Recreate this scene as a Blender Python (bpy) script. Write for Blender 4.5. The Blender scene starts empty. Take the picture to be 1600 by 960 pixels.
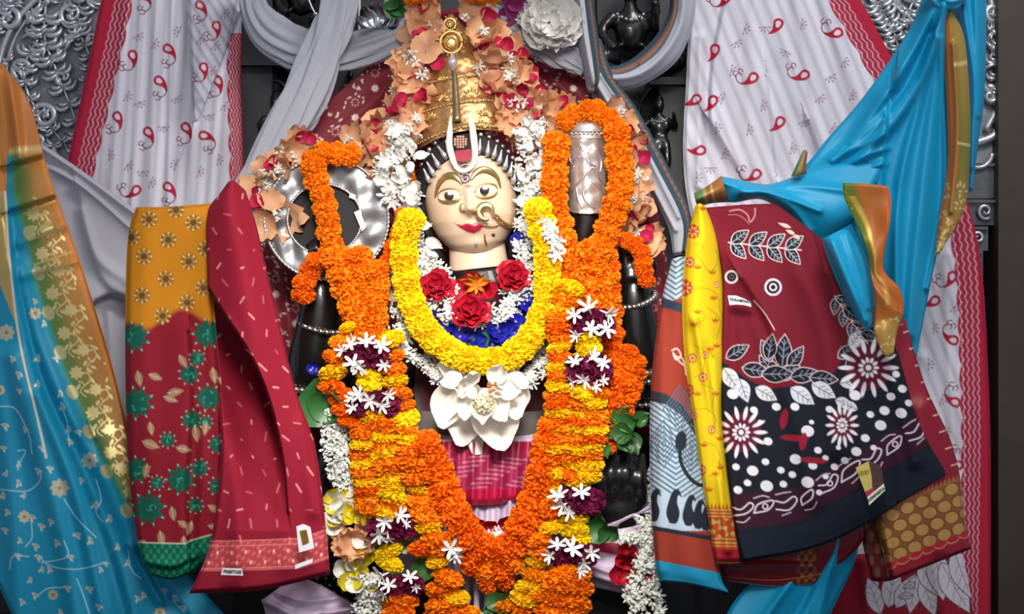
import bpy, bmesh, math, random
import numpy as np
from mathutils import Vector, Matrix, Euler
from mathutils.bvhtree import BVHTree

# ------------------------------------------------------------------ camera, world, lamps, exposure
SC = bpy.context.scene
COL = SC.collection
rnd = random.Random(7)
nrg = np.random.default_rng(7)
DIST, PX, ZC = 3.0, 0.00125, 1.30          # camera distance to the shrine plane y=0, metres per pixel there, eye height

cam = bpy.data.cameras.new('camera'); cam_o = bpy.data.objects.new('camera', cam); COL.objects.link(cam_o)
cam.sensor_width = 36.0; cam.lens = 36.0 * DIST / (1600 * PX); cam.clip_start = 0.05
cam_o.location = (0, -DIST, ZC); cam_o.rotation_euler = (math.pi / 2, 0, 0)
SC.camera = cam_o

wd = bpy.data.worlds.new('temple_air'); SC.world = wd; wd.use_nodes = True
wd.node_tree.nodes['Background'].inputs[0].default_value = (0.86, 0.9, 1.0, 1)
wd.node_tree.nodes['Background'].inputs[1].default_value = 0.37

def area(name, loc, target, sx, sy, watts, col):
    l = bpy.data.lights.new(name, 'AREA'); l.shape = 'RECTANGLE'; l.size = sx; l.size_y = sy
    l.energy = watts; l.color = col
    o = bpy.data.objects.new(name, l); COL.objects.link(o); o.location = loc
    o.rotation_euler = (Vector(target) - Vector(loc)).to_track_quat('-Z', 'Y').to_euler()
    return o
area("ceiling_lamp", (0.95, -1.5, 3.2), (0.0, 0.0, 1.3), 1.0, 0.6, 38, (1.0, 0.965, 0.92))
area("front_lamp", (0.1, -3.5, 2.3), (0, 0, 1.25), 1.0, 0.8, 10, (1.0, 0.97, 0.94))
al = area('altar_lamp', (0.0, -1.7, 2.05), (-0.05, -0.05, 1.18), 0.6, 0.4, 6.0, (1.0, 0.95, 0.86)); al.data.spread = math.radians(48)
SC.view_settings.view_transform = 'Standard'; SC.view_settings.look = 'None'
SC.view_settings.gamma = 1.0; SC.view_settings.use_curve_mapping = False
SC.view_settings.exposure = 0.0

# ------------------------------------------------------------------ helpers
def W(X, Y, y):                              # photograph pixel + depth -> world point
    s = PX * (y + DIST) / DIST
    return ((X - 800) * s, y, ZC + (480 - Y) * s)
def V(X, Y, y=0.0): return Vector(W(X, Y, y))
def S(px, y=0.0): return px * PX * (y + DIST) / DIST

def lin(h):
    if isinstance(h, (tuple, list)): return np.array(h[:3], float)
    h = h.lstrip('#'); c = np.array([int(h[i:i + 2], 16) / 255 for i in (0, 2, 4)])
    return np.where(c <= 0.04045, c / 12.92, ((c + 0.055) / 1.055) ** 2.4)
def rgba(h): return tuple(lin(h)) + (1.0,)

MATS = {}
def mat(name, col, rough=0.6, metal=0.0, noise=0.12, scale=40, bump=0.1, spec=0.5, sheen=0.0, rand=0.0, coat=0.0, sss=0.0, trans=0.0):
    if name in MATS: return MATS[name]
    m = bpy.data.materials.new(name); m.use_nodes = True; nt = m.node_tree; N = nt.nodes; L = nt.links
    b = N['Principled BSDF']; b.inputs['Roughness'].default_value = rough; b.inputs['Metallic'].default_value = metal
    b.inputs['Specular IOR Level'].default_value = spec; b.inputs['Sheen Weight'].default_value = sheen
    b.inputs['Coat Weight'].default_value = coat
    if sss: b.inputs['Subsurface Weight'].default_value = sss; b.inputs['Subsurface Scale'].default_value = 0.01
    tc = N.new('ShaderNodeTexCoord'); nz = N.new('ShaderNodeTexNoise'); nz.inputs['Scale'].default_value = scale
    nz.inputs['Detail'].default_value = 4
    L.new(tc.outputs['Object'], nz.inputs['Vector'])
    hsv = N.new('ShaderNodeHueSaturation'); hsv.inputs['Color'].default_value = rgba(col)
    mr = N.new('ShaderNodeMapRange'); mr.inputs[3].default_value = 1 - noise; mr.inputs[4].default_value = 1 + noise
    L.new(nz.outputs['Fac'], mr.inputs[0])
    val = mr.outputs[0]
    if rand:
        oi = N.new('ShaderNodeObjectInfo')
        r2 = N.new('ShaderNodeMapRange'); r2.inputs[3].default_value = 1 - rand; r2.inputs[4].default_value = 1 + rand
        L.new(oi.outputs['Random'], r2.inputs[0])
        mu = N.new('ShaderNodeMath'); mu.operation = 'MULTIPLY'; L.new(val, mu.inputs[0]); L.new(r2.outputs[0], mu.inputs[1]); val = mu.outputs[0]
        r3 = N.new('ShaderNodeMapRange'); r3.inputs[3].default_value = 0.5 - rand * 0.035; r3.inputs[4].default_value = 0.5 + rand * 0.035
        L.new(oi.outputs['Random'], r3.inputs[0]); L.new(r3.outputs[0], hsv.inputs['Hue'])
    L.new(val, hsv.inputs['Value']); L.new(hsv.outputs['Color'], b.inputs['Base Color'])
    if bump:
        bp = N.new('ShaderNodeBump'); bp.inputs['Strength'].default_value = bump; bp.inputs['Distance'].default_value = 0.004
        L.new(nz.outputs['Fac'], bp.inputs['Height']); L.new(bp.outputs['Normal'], b.inputs['Normal'])
    if trans:
        t = N.new('ShaderNodeBsdfTranslucent'); L.new(hsv.outputs['Color'], t.inputs['Color'])
        mx = N.new('ShaderNodeMixShader'); mx.inputs[0].default_value = trans
        L.new(b.outputs[0], mx.inputs[1]); L.new(t.outputs[0], mx.inputs[2]); L.new(mx.outputs[0], N['Material Output'].inputs[0])
    MATS[name] = m; return m

def cloth_mat(name, rough=0.75, sheen=0.2, spec=0.3, weave=420, bump=0.15, zari_rough=0.38):
    if name in MATS: return MATS[name]
    m = bpy.data.materials.new(name); m.use_nodes = True; nt = m.node_tree; N = nt.nodes; L = nt.links
    b = N['Principled BSDF']; at = N.new('ShaderNodeAttribute'); at.attribute_name = 'print'
    tc = N.new('ShaderNodeTexCoord'); nz = N.new('ShaderNodeTexNoise'); nz.inputs['Scale'].default_value = weave; nz.inputs['Detail'].default_value = 2
    L.new(tc.outputs['Object'], nz.inputs['Vector'])
    hsv = N.new('ShaderNodeHueSaturation'); mr = N.new('ShaderNodeMapRange'); mr.inputs[3].default_value = 0.93; mr.inputs[4].default_value = 1.07
    L.new(nz.outputs['Fac'], mr.inputs[0]); L.new(mr.outputs[0], hsv.inputs['Value']); L.new(at.outputs['Color'], hsv.inputs['Color'])
    L.new(hsv.outputs['Color'], b.inputs['Base Color'])
    L.new(at.outputs['Alpha'], b.inputs['Metallic'])
    rr = N.new('ShaderNodeMapRange'); rr.inputs[3].default_value = rough; rr.inputs[4].default_value = zari_rough
    L.new(at.outputs['Alpha'], rr.inputs[0]); L.new(rr.outputs[0], b.inputs['Roughness'])
    b.inputs['Specular IOR Level'].default_value = spec; b.inputs['Sheen Weight'].default_value = sheen
    bp = N.new('ShaderNodeBump'); bp.inputs['Strength'].default_value = bump; bp.inputs['Distance'].default_value = 0.002
    L.new(nz.outputs['Fac'], bp.inputs['Height']); L.new(bp.outputs['Normal'], b.inputs['Normal'])
    MATS[name] = m; return m

def link(name, me, m=None, parent=None):
    o = bpy.data.objects.new(name, me); COL.objects.link(o)
    if m is not None and me is not None and not me.materials: me.materials.append(m)
    if parent is not None:
        o.parent = parent; o.matrix_parent_inverse = parent.matrix_world.inverted() if False else Matrix.Translation(-parent.location)
    return o
def tag(o, label=None, cat=None, group=None, kind=None):
    if label: o['label'] = label
    if cat: o['category'] = cat
    if group: o['group'] = group
    if kind: o['kind'] = kind
    return o
def empty(name, loc, label, cat, group=None):
    o = bpy.data.objects.new(name, None); COL.objects.link(o); o.location = loc; o.empty_display_size = 0.02
    return tag(o, label, cat, group)

def mesh_from(name, verts, faces, smooth=True):
    me = bpy.data.meshes.new(name); me.from_pydata([tuple(v) for v in verts], [], faces)
    if smooth: me.polygons.foreach_set('use_smooth', [True] * len(me.polygons))
    me.update(); return me
def grid_mesh(name, P, close_u=False, smooth=True):
    """P: (nv, nu, 3) array -> quad grid mesh"""
    nv, nu = P.shape[:2]
    idx = np.arange(nv * nu).reshape(nv, nu)
    if close_u: idx = np.concatenate([idx, idx[:, :1]], 1)
    q = np.stack([idx[:-1, :-1], idx[1:, :-1], idx[1:, 1:], idx[:-1, 1:]], -1).reshape(-1, 4)
    me = bpy.data.meshes.new(name); me.vertices.add(nv * nu); me.vertices.foreach_set('co', P.reshape(-1).astype(np.float32))
    n = len(q); me.loops.add(n * 4); me.loops.foreach_set('vertex_index', q.reshape(-1).astype(np.int32))
    me.polygons.add(n); me.polygons.foreach_set('loop_start', np.arange(0, n * 4, 4, dtype=np.int32))
    me.polygons.foreach_set('use_smooth', np.ones(n, bool))
    me.update(calc_edges=True); return me
def set_print(me, col, metal=None):
    a = me.attributes.new('print', 'FLOAT_COLOR', 'POINT')
    c = np.empty((len(col), 4), np.float32); c[:, :3] = col; c[:, 3] = 0 if metal is None else metal
    a.data.foreach_set('color', c.reshape(-1))

def cr(P, n, axis=0):
    """Catmull-Rom through rows of P along axis -> n samples"""
    P = np.moveaxis(np.asarray(P, float), axis, 0); k = len(P)
    if k == 2: t = np.linspace(0, 1, n).reshape((-1,) + (1,) * (P.ndim - 1)); return np.moveaxis(P[0] * (1 - t) + P[1] * t, 0, axis)
    E = np.concatenate([2 * P[:1] - P[1:2], P, 2 * P[-1:] - P[-2:-1]])
    t = np.linspace(0, k - 1, n); i = np.minimum(t.astype(int), k - 2); f = (t - i).reshape((-1,) + (1,) * (P.ndim - 1))
    a, b, c, d = E[i], E[i + 1], E[i + 2], E[i + 3]
    r = 0.5 * (2 * b + (c - a) * f + (2 * a - 5 * b + 4 * c - d) * f ** 2 + (3 * b - a - 3 * c + d) * f ** 3)
    return np.moveaxis(r, 0, axis)
def path(pts, n): return cr(np.array(pts, float), n)

def seg_dist(X, Y, pts, signed=False):
    best = np.full(X.shape, 1e9); sg = np.ones(X.shape)
    for (x0, y0), (x1, y1) in zip(pts[:-1], pts[1:]):
        dx, dy = x1 - x0, y1 - y0; L2 = dx * dx + dy * dy + 1e-9
        t = np.clip(((X - x0) * dx + (Y - y0) * dy) / L2, 0, 1)
        d = np.hypot(X - x0 - t * dx, Y - y0 - t * dy); m = d < best
        best = np.where(m, d, best)
        if signed: sg = np.where(m, np.sign((X - x0) * dy - (Y - y0) * dx), sg)
    return (best, sg) if signed else best

class Paint:
    """paints a cloth's woven / printed colours on its own mesh points"""
    def __init__(s, X, Y, base):
        s.X, s.Y = X, Y; s.c = np.tile(lin(base), (len(X), 1)); s.m = np.zeros(len(X))
    def box(s, x0, y0, x1, y1): return np.nonzero((s.X > x0) & (s.X < x1) & (s.Y > y0) & (s.Y < y1))[0]
    def put(s, i, cov, col, metal=0.0):
        cov = np.clip(cov, 0, 1)
        s.c[i] = s.c[i] * (1 - cov[:, None]) + lin(col) * cov[:, None]; s.m[i] = s.m[i] * (1 - cov) + metal * cov
    def ell(s, x, y, rx, ry, ang=0, col='#fff', metal=0.0, op=1.0, soft=1.2):
        R = max(rx, ry) + 2; i = s.box(x - R, y - R, x + R, y + R)
        if not len(i): return
        c, n = math.cos(math.radians(ang)), math.sin(math.radians(ang)); dx, dy = s.X[i] - x, s.Y[i] - y
        u, v = dx * c + dy * n, -dx * n + dy * c
        s.put(i, op * ((1 - np.hypot(u / rx, v / ry)) * min(rx, ry) / soft + 0.5), col, metal)
    def ring(s, x, y, r, w, col, metal=0.0):
        R = r + w + 2; i = s.box(x - R, y - R, x + R, y + R)
        if len(i): s.put(i, (w / 2 - np.abs(np.hypot(s.X[i] - x, s.Y[i] - y) - r)) + 0.5, col, metal)
    def line(s, pts, w, col, metal=0.0, op=1.0, curve=0, soft=1.0):
        if curve: pts = [tuple(p) for p in path(pts, curve)]
        xs, ys = [p[0] for p in pts], [p[1] for p in pts]; R = w + soft + 1
        i = s.box(min(xs) - R, min(ys) - R, max(xs) + R, max(ys) + R)
        if len(i): s.put(i, op * ((w / 2 - seg_dist(s.X[i], s.Y[i], pts)) / soft + 0.5), col, metal)
    def poly(s, pts, col, metal=0.0, op=1.0, curve=0, soft=1.0):
        if curve: pts = [tuple(p) for p in path(list(pts) + [pts[0]], curve)]
        xs, ys = [p[0] for p in pts], [p[1] for p in pts]
        i = s.box(min(xs) - soft, min(ys) - soft, max(xs) + soft, max(ys) + soft)
        if not len(i): return
        X, Y = s.X[i], s.Y[i]; ins = np.zeros(len(i), bool); q = list(pts) + [pts[0]]
        for (x0, y0), (x1, y1) in zip(q[:-1], q[1:]):
            if y0 == y1: continue
            ins ^= ((y0 > Y) != (y1 > Y)) & (X < (x1 - x0) * (Y - y0) / (y1 - y0) + x0)
        d = seg_dist(X, Y, q); s.put(i, op * (np.where(ins, d, -d) / soft + 0.5), col, metal)
    def leaf(s, x, y, l, w, ang, col, edge=None, vein=None, metal=0.0):
        c, n = math.cos(math.radians(ang)), math.sin(math.radians(ang))
        P = [(t * l, sg * w * math.sin(math.pi * t ** 0.8)) for sg, ts in ((1, np.linspace(0, 1, 9)), (-1, np.linspace(1, 0, 9)[1:-1])) for t in ts]
        Q = [(x + a * c - b * n, y + a * n + b * c) for a, b in P]
        if edge: s.line(Q + [Q[0]], 2.6, edge)
        s.poly(Q, col, metal)
        if vein:
            s.line([(x, y), (x + l * .85 * c, y + l * .85 * n)], 1.3, vein)
            for t in (0.3, 0.5, 0.7):
                for sg in (1, -1):
                    b0 = (x + t * l * c, y + t * l * n); e = ((t + .15) * l, sg * w * .6)
                    s.line([b0, (x + e[0] * c - e[1] * n, y + e[0] * n + e[1] * c)], 1.0, vein)
    def burst(s, x, y, n, r0, r1, w, col, sx=1.0, ph=0.0, metal=0.0, op=1.0):
        for k in range(n):
            a = ph + 2 * math.pi * k / n; rm = (r0 + r1) / 2
            i_ = (x + math.cos(a) * rm * sx, y + math.sin(a) * rm)
            s.ell(i_[0], i_[1], (r1 - r0) / 2 * math.hypot(math.cos(a) * sx, math.sin(a)), w, math.degrees(math.atan2(math.sin(a), math.cos(a) * sx)), col, metal, op)

def cloth(name, net, y, paint, m, res=1.5, folds=(), roll=0.010, rollw=6, wob=0.0, parent=None, ends=(1, 1)):
    """net: rows of (px, py[, depth offset]) control points; a hanging sheet with modelled folds and a woven print"""
    C = np.array([[(p[0], p[1], p[2] if len(p) > 2 else 0.0) for p in r] for r in net], float)
    wid = max(np.hypot(*np.diff(C[i, :, :2], axis=0).T).sum() for i in range(len(C)))
    hei = max(np.hypot(*np.diff(C[:, j, :2], axis=0).T).sum() for j in range(C.shape[1]))
    nu, nv = max(6, int(wid / res)), max(6, int(hei / res))
    G = cr(cr(C, nv, 0), nu, 1)
    X, Y, d = G[..., 0], G[..., 1], G[..., 2].copy()
    for f in folds:
        kind, pts, w, amp = f[:4]
        if len(pts) > 2: pts = [tuple(p) for p in path(pts, 3 * len(pts))]
        if kind == 'r':
            d -= amp * np.exp(-(seg_dist(X, Y, pts) / w) ** 2)
        elif kind == 'h':
            ds, sg = seg_dist(X, Y, pts, True); q = np.clip(ds / w, 0, 1)
            d += amp * (sg < 0) * q * q * (3 - 2 * q) * np.exp(-(ds / f[4]) ** 2) * np.clip((f[5] - Y) / f[6], 0, 1)
        else:
            ds, sg = seg_dist(X, Y, pts, True); fade = f[4] if len(f) > 4 else 40
            d -= amp * sg * np.tanh(ds / w) * np.exp(-(ds / fade) ** 2)
    if wob:
        for k in range(7):
            a = rnd.uniform(0, 6.28); fr = rnd.uniform(0.02, 0.07)
            d += wob / 3 * np.sin((X * math.cos(a) + Y * math.sin(a) * .45) * fr + rnd.uniform(0, 6))
    if roll:
        eu = np.minimum(np.arange(nu), np.arange(nu)[::-1])[None, :] * (wid / nu)
        d += roll * np.exp(-(eu / rollw) ** 2 * 2)
        ev = np.arange(nv)[:, None] * (hei / nv)
        if ends[0]: d += roll * np.exp(-(ev / rollw) ** 2 * 2)
        if ends[1]: d += roll * np.exp(-(ev[::-1] / rollw) ** 2 * 2)
    yy = y + d
    P = np.stack(W(X, Y, yy), -1)
    if parent is not None: pass
    me = grid_mesh(name, P)
    U, Vv = np.meshgrid(np.linspace(0, 1, nu), np.linspace(0, 1, nv))
    pt = Paint(X.reshape(-1), Y.reshape(-1), '#808080'); pt.U, pt.V = U.reshape(-1), Vv.reshape(-1)
    pt.wid, pt.hei = wid, hei; pt.shape = (nv, nu)
    # distance in pixels from the left / right edge, measured along each row
    rowlen = np.hypot(np.diff(X, axis=1), np.diff(Y, axis=1)); cum = np.concatenate([np.zeros((nv, 1)), np.cumsum(rowlen, 1)], 1)
    pt.dl = cum.reshape(-1); pt.dr = (cum[:, -1:] - cum).reshape(-1)
    paint(pt); set_print(me, pt.c, pt.m)
    return link(name, me, m, parent)

def plain(hexc):
    def f(p): p.c[:] = lin(hexc)
    return f

def frame_path(P):
    """P (n,3) -> tangents, normals (towards the viewer), binormals"""
    T = np.gradient(P, axis=0); T /= np.linalg.norm(T, axis=1, keepdims=True) + 1e-9
    up = np.array([0, -1.0, 0]); B = np.cross(T, up); bl = np.linalg.norm(B, axis=1, keepdims=True)
    B = np.where(bl < 1e-3, np.array([1.0, 0, 0]), B / np.maximum(bl, 1e-6)); Nn = np.cross(B, T)
    return T, Nn, B
def tube(pts, radii, n=24, sides=8, flat=1.0, caps=True, ridges=None):
    """world-space tapered tube -> (verts, faces); radii sampled along; flat squashes depth"""
    P = cr(np.array(pts, float), n); R = np.interp(np.linspace(0, 1, n), np.linspace(0, 1, len(radii)), radii)
    T, Nn, B = frame_path(P); th = np.linspace(0, 2 * math.pi, sides, endpoint=False)
    k = np.ones((n, sides))
    if ridges is not None: k = ridges(np.linspace(0, 1, n)[:, None], th[None, :])
    V_ = P[:, None] + R[:, None, None] * k[..., None] * (np.cos(th)[None, :, None] * B[:, None] + flat * np.sin(th)[None, :, None] * Nn[:, None])
    vs = V_.reshape(-1, 3).tolist(); fs = []
    for i in range(n - 1):
        for j in range(sides):
            a, b = i * sides + j, i * sides + (j + 1) % sides; fs.append((a, b, b + sides, a + sides))
    if caps:
        fs.append(tuple(range(sides - 1, -1, -1))); fs.append(tuple(range((n - 1) * sides, n * sides)))
    return vs, fs
def ptube(pts, rpx, **k):
    """tube through (px, py, depth) points with pixel radii"""
    return tube([W(*p) for p in pts], [r * PX for r in rpx], **k)
def ball(c, r, seg=12, rings=8, rot=None):
    if not hasattr(r, '__len__'): r = (r, r, r)
    vs = []; fs = []
    for i in range(rings + 1):
        ph = math.pi * i / rings
        for j in range(seg):
            t = 2 * math.pi * j / seg; v = Vector((r[0] * math.sin(ph) * math.cos(t), r[1] * math.sin(ph) * math.sin(t), r[2] * math.cos(ph)))
            if rot: v = rot @ v
            vs.append(tuple(v + Vector(c)))
    for i in range(rings):
        for j in range(seg):
            a, b = i * seg + j, i * seg + (j + 1) % seg; fs.append((a, a + seg, b + seg, b))
    return vs, fs
class MB:
    def __init__(s): s.v = []; s.f = []
    def add(s, vf):
        o = len(s.v); s.v += [tuple(q) for q in vf[0]]; s.f += [tuple(i + o for i in f) for f in vf[1]]; return s
    def tube(s, pts, r, **k): return s.add(ptube(pts, r, **k))
    def ball(s, px, py, y, r, **k):
        rr = [q * PX for q in r] if hasattr(r, '__len__') else r * PX
        return s.add(ball(W(px, py, y), rr, **k))
    def box(s, px0, py0, px1, py1, y0, y1):
        A = [W(px0, py0, y0), W(px1, py1, y0)]; x0, z1 = A[0][0], A[0][2]; x1, z0 = A[1][0], A[1][2]
        vs = [(x, y, z) for y in (y0, y1) for z in (z0, z1) for x in (x0, x1)]
        return s.add((vs, [(0, 1, 3, 2), (5, 4, 6, 7), (4, 0, 2, 6), (1, 5, 7, 3), (2, 3, 7, 6), (4, 5, 1, 0)]))
    def mesh(s, name, smooth=True): return mesh_from(name, s.v, s.f, smooth)
    def build(s, name, m, parent=None, smooth=True): return link(name, s.mesh(name, smooth), m, parent)
    def fused(s, name, m, parent=None, voxel=0.005, it=6):
        """one continuous skin grown over the joined shapes"""
        me = s.mesh(name); o = bpy.data.objects.new('tmp', me); COL.objects.link(o)
        r = o.modifiers.new('r', 'REMESH'); r.mode = 'VOXEL'; r.voxel_size = voxel
        sm = o.modifiers.new('s', 'SMOOTH'); sm.iterations = it; sm.factor = 0.5
        dg = bpy.context.evaluated_depsgraph_get(); m2 = bpy.data.meshes.new_from_object(o.evaluated_get(dg))
        bpy.data.objects.remove(o); m2.name = name; m2.polygons.foreach_set('use_smooth', [True] * len(m2.polygons))
        return link(name, m2, m, parent)
def slab(pts, y, th, bev=0.0):
    """flat outline in px -> thick plate"""
    n = len(pts); vs = [W(a, b, y) for a, b in pts] + [W(a, b, y + th) for a, b in pts]
    return vs, [tuple(range(n)), tuple(range(2 * n - 1, n - 1, -1))] + [(i, i + n, (i + 1) % n + n, (i + 1) % n) for i in range(n)]

# ------------------------------------------------------------------ the setting
stone = mat('dark_stone', '#2a2c32', 0.5, noise=0.35, scale=9, bump=0.25)
black = mat('black_stone', '#0b0b0d', 0.36, noise=0.3, scale=30, bump=0.12, spec=0.4, coat=.5)
silver = mat('beaten_silver', '#c4c7cc', 0.36, 0.9, noise=0.25, scale=28, bump=0.35)
oldsilver = mat('tarnished_silver', '#c3c6cc', 0.36, 0.75, noise=0.4, scale=22, bump=0.4)
darkback = mat('tarnished_ground', '#8d9198', 0.5, 0.6, noise=0.45, scale=30, bump=0.5)
brown = mat('dark_brown_pillar', '#3a302b', 0.6, noise=0.3, scale=12, bump=0.2)

w = MB(); w.add(ball((0, 0, 0), 0.0001, 3, 2)) if False else None
def wbox(mb, x0, x1, y0, y1, z0, z1):
    vs = [(x, y, z) for y in (y0, y1) for z in (z0, z1) for x in (x0, x1)]
    mb.add((vs, [(0, 1, 3, 2), (5, 4, 6, 7), (4, 0, 2, 6), (1, 5, 7, 3), (2, 3, 7, 6), (4, 5, 1, 0)]))
mb = MB(); wbox(mb, -1.7, 1.7, 0.42, 0.5, 0.5, 2.4); wall = tag(mb.build('wall_back', stone, smooth=False), kind='structure')
mb = MB(); wbox(mb, -1.7, 1.7, -0.75, 0.5, 0.5, 0.62); tag(mb.build('floor', stone, smooth=False), kind='structure')
# stone piers that stand proud of the back wall, and the dark pillar at the right
for i, (a, b_, c0, c1) in enumerate(((376, 425, 90, 330), (1030, 1082, 120, 320))):
    mb = MB(); mb.box(a, -60, b_, 1000, 0.30, 0.43); mb.box(a - 14, c0, b_ + 14, c0 + 12, 0.28, 0.43)
    tag(mb.build('trim_%d' % (i + 1), stone, smooth=False), kind='structure')
mb = MB(); mb.box(1560, -80, 1700, 1000, 0.22, 0.42)
tag(mb.build('trim_3', brown, smooth=False), kind='structure')

def spiral(x, y, r, a0, turns, y0, w0, w1, n=14):
    P = []
    for k in range(n):
        t = k / (n - 1); a = a0 + turns * 2 * math.pi * t; rr = r * (1 - 0.82 * t)
        P.append((x + rr * math.cos(a), y + rr * math.sin(a), y0 - 0.012 * t))
    return ptube(P, [w0, w0, w1 * 1.2, w1], n=26, sides=6)
def lobe(x, y, l, ang, curl, wd_, y0):
    """a swelling acanthus lobe"""
    P = []; a = ang
    for k in range(7):
        P.append((x, y, y0 - 0.010 * math.sin(math.pi * k / 6))); x += l / 6 * math.cos(a); y += l / 6 * math.sin(a); a += curl / 6
    return ptube(P, [wd_ * .35, wd_ * .8, wd_, wd_ * .95, wd_ * .75, wd_ * .5], n=12, sides=6)
def plume(mb_, pts, y0, l0, l1, n, wd_):
    """a stem with curling lobes on both sides"""
    mb_.add(ptube([(a, b_, y0 - .004) for a, b_ in pts], [3.0, 2.4, 1.2], n=24, sides=6))
    P = path(pts, n + 2); D = np.gradient(P, axis=0)
    for k in range(1, n + 1):
        t = k / n; a = math.atan2(D[k][1], D[k][0]); l = l0 + (l1 - l0) * t
        for sg in (1, -1):
            mb_.add(lobe(P[k][0], P[k][1], l * 1.75, a + sg * 0.35, sg * 3.1, 1.0 * wd_ * (1 - .35 * t), y0))
            mb_.add(lobe(P[k][0], P[k][1], l * 1.1, a + sg * 0.9, sg * 2.4, .8 * wd_ * (1 - .35 * t), y0 - .004))

def silver_panel(name, label, outline, ribs, plumes, spirals, lobes, y0):
    r = empty(name, V(outline[0][0], outline[0][1], y0), label, 'carving')
    b1 = MB(); b1.add(slab(outline, y0, 0.03)); b1.build('backplate', darkback, r, False)
    for pts, wd_ in ribs:
        m1 = MB(); m1.add(ptube([(a, b_, y0 - .008) for a, b_ in pts], [wd_] * 2, n=36, sides=8)); m1.build('moulding', oldsilver, r)
    for p in plumes:
        m1 = MB(); plume(m1, p[0], y0 - .004, *p[1:]); m1.build('acanthus_plume', oldsilver, r)
    for s_ in spirals:
        m1 = MB(); m1.add(spiral(s_[0], s_[1], s_[2], s_[3], s_[4], y0 - .006, s_[5] * 1.5, s_[5] * .8))
        m1.ball(s_[0], s_[1], y0 - .014, s_[2] * .22); m1.build('scroll', oldsilver, r)
    for k in lobes:
        m1 = MB()
        for j in range(4): m1.add(lobe(k[0], k[1], k[2] * 1.7 * (1 - .1 * j), k[3] + .42 * (j - 1.5), 1.8 * (1 if j > 1 else -1), k[2] * .19, y0 - .006))
        m1.ball(k[0], k[1], y0 - .012, k[2] * .16); m1.build('palmette', oldsilver, r)
    return r
random_l = lambda n, x0, y0, x1, y1, a, b_: [(rnd.uniform(x0, x1), rnd.uniform(y0, y1), rnd.uniform(a, b_), rnd.uniform(0, 6.28)) for _ in range(n)]
def arcp(cx, cy, r, a0, a1, n=16): return [(cx + r * math.cos(math.radians(a0 + (a1 - a0) * k / (n - 1))), cy + r * math.sin(math.radians(a0 + (a1 - a0) * k / (n - 1)))) for k in range(n)]
silver_panel('silver_carving', 'embossed silver scrollwork panel behind the orange and blue saree at the left edge',
    [(-40, -40), (190, -40), (150, 140), (110, 330), (-40, 330)],
    [(arcp(150, 120, 152, 150, 262), 5.5), (arcp(150, 120, 140, 150, 262), 2.5), (arcp(150, 120, 168, 165, 255), 3.5)],
    [([(72, 0), (70, 60), (92, 120), (118, 190), (122, 250)], 26, 16, 10, 6.5), ([(60, 60), (40, 100), (45, 150), (80, 200), (110, 236)], 20, 12, 7, 5.5),
     ([(128, -10), (120, 40), (140, 90), (132, 140)], 22, 12, 7, 5), ([(20, -30), (0, 10), (-10, 60)], 22, 14, 5, 6)],
    [(112, 22, 22, 0.5, 1.4, 4), (36, 108, 17, 2, 1.4, 4), (70, 182, 20, 3.6, 1.5, 4.5), (100, 120, 15, 1, 1.2, 3.5), (14, 30, 20, 4, 1.3, 4.5), (60, 222, 16, 1, 1.3, 4), (145, 60, 12, 0, 1.2, 3)],
    random_l(16, 0, -20, 140, 240, 13, 22), 0.33)
silver_panel('silver_carving', 'embossed silver scrollwork panel at the upper right beside the blue silk knot',
    [(1325, -40), (1480, -40), (1480, 130), (1420, 150), (1340, 60)],
    [(arcp(1330, 120, 130, 275, 330), 4)],
    [([(1362, -10), (1382, 25), (1400, 60), (1406, 100)], 24, 12, 7, 6), ([(1440, -20), (1420, 20), (1425, 60), (1410, 90)], 18, 10, 6, 5)],
    [(1390, 38, 12, 1, 1.3, 3.5), (1378, 76, 10, 3, 1.2, 3), (1445, 30, 14, 2, 1.3, 4)], random_l(6, 1350, -10, 1450, 80, 10, 18), 0.33)
silver_panel('silver_carving', 'tall tarnished silver scroll carving on the right, between blue silk and dark pillar',
    [(1500, -40), (1610, -40), (1610, 190), (1560, 250), (1550, 330), (1490, 330)],
    [([(1545, -20), (1560, 60), (1575, 130), (1540, 205)], 6), ([(1560, -20), (1590, 40), (1598, 110), (1580, 170)], 4), ([(1525, 120), (1562, 170), (1555, 210), (1520, 225)], 8)],
    [([(1600, -10), (1575, 40), (1560, 100), (1565, 160)], 26, 14, 7, 6)],
    [(1552, 20, 14, 1, 1.3, 5), (1580, 120, 15, 3, 1.3, 5), (1548, 150, 15, 4, 1.2, 5), (1590, 60, 12, 0, 1.2, 4)], random_l(7, 1545, 10, 1600, 180, 12, 20), 0.26)
r = empty('silver_bracket', V(1535, 440, .26), 'stepped tarnished silver bracket block beside the dark pillar, right of the red border', 'bracket')
for nm, b_ in (('block', (1505, 255, 1555, 310)), ('block', (1510, 312, 1572, 352)), ('block', (1512, 354, 1544, 392)), ('block', (1500, 392, 1536, 445))):
    m1 = MB(); m1.box(*b_, 0.25, 0.33); m1.box(b_[0], b_[1], b_[2], b_[1] + 5, 0.24, 0.33); m1.build(nm, mat('dull_silver', '#6c6e70', .45, .9, .35, 30, .4), r, False)
m1 = MB(); m1.add(spiral(1540, 330, 13, 1, 1.3, .245, 4, 2)); m1.build('scroll', oldsilver, r); m1 = MB(); m1.add(spiral(1528, 372, 10, 3, 1.3, .245, 3.5, 2)); m1.build('scroll', oldsilver, r); m1 = MB(); m1.add(ptube([(a, b_, .245) for a, b_ in arcp(1528, 240, 22, 0, 180)], [5, 5], n=20)); m1.build('moulding', oldsilver, r)

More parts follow.
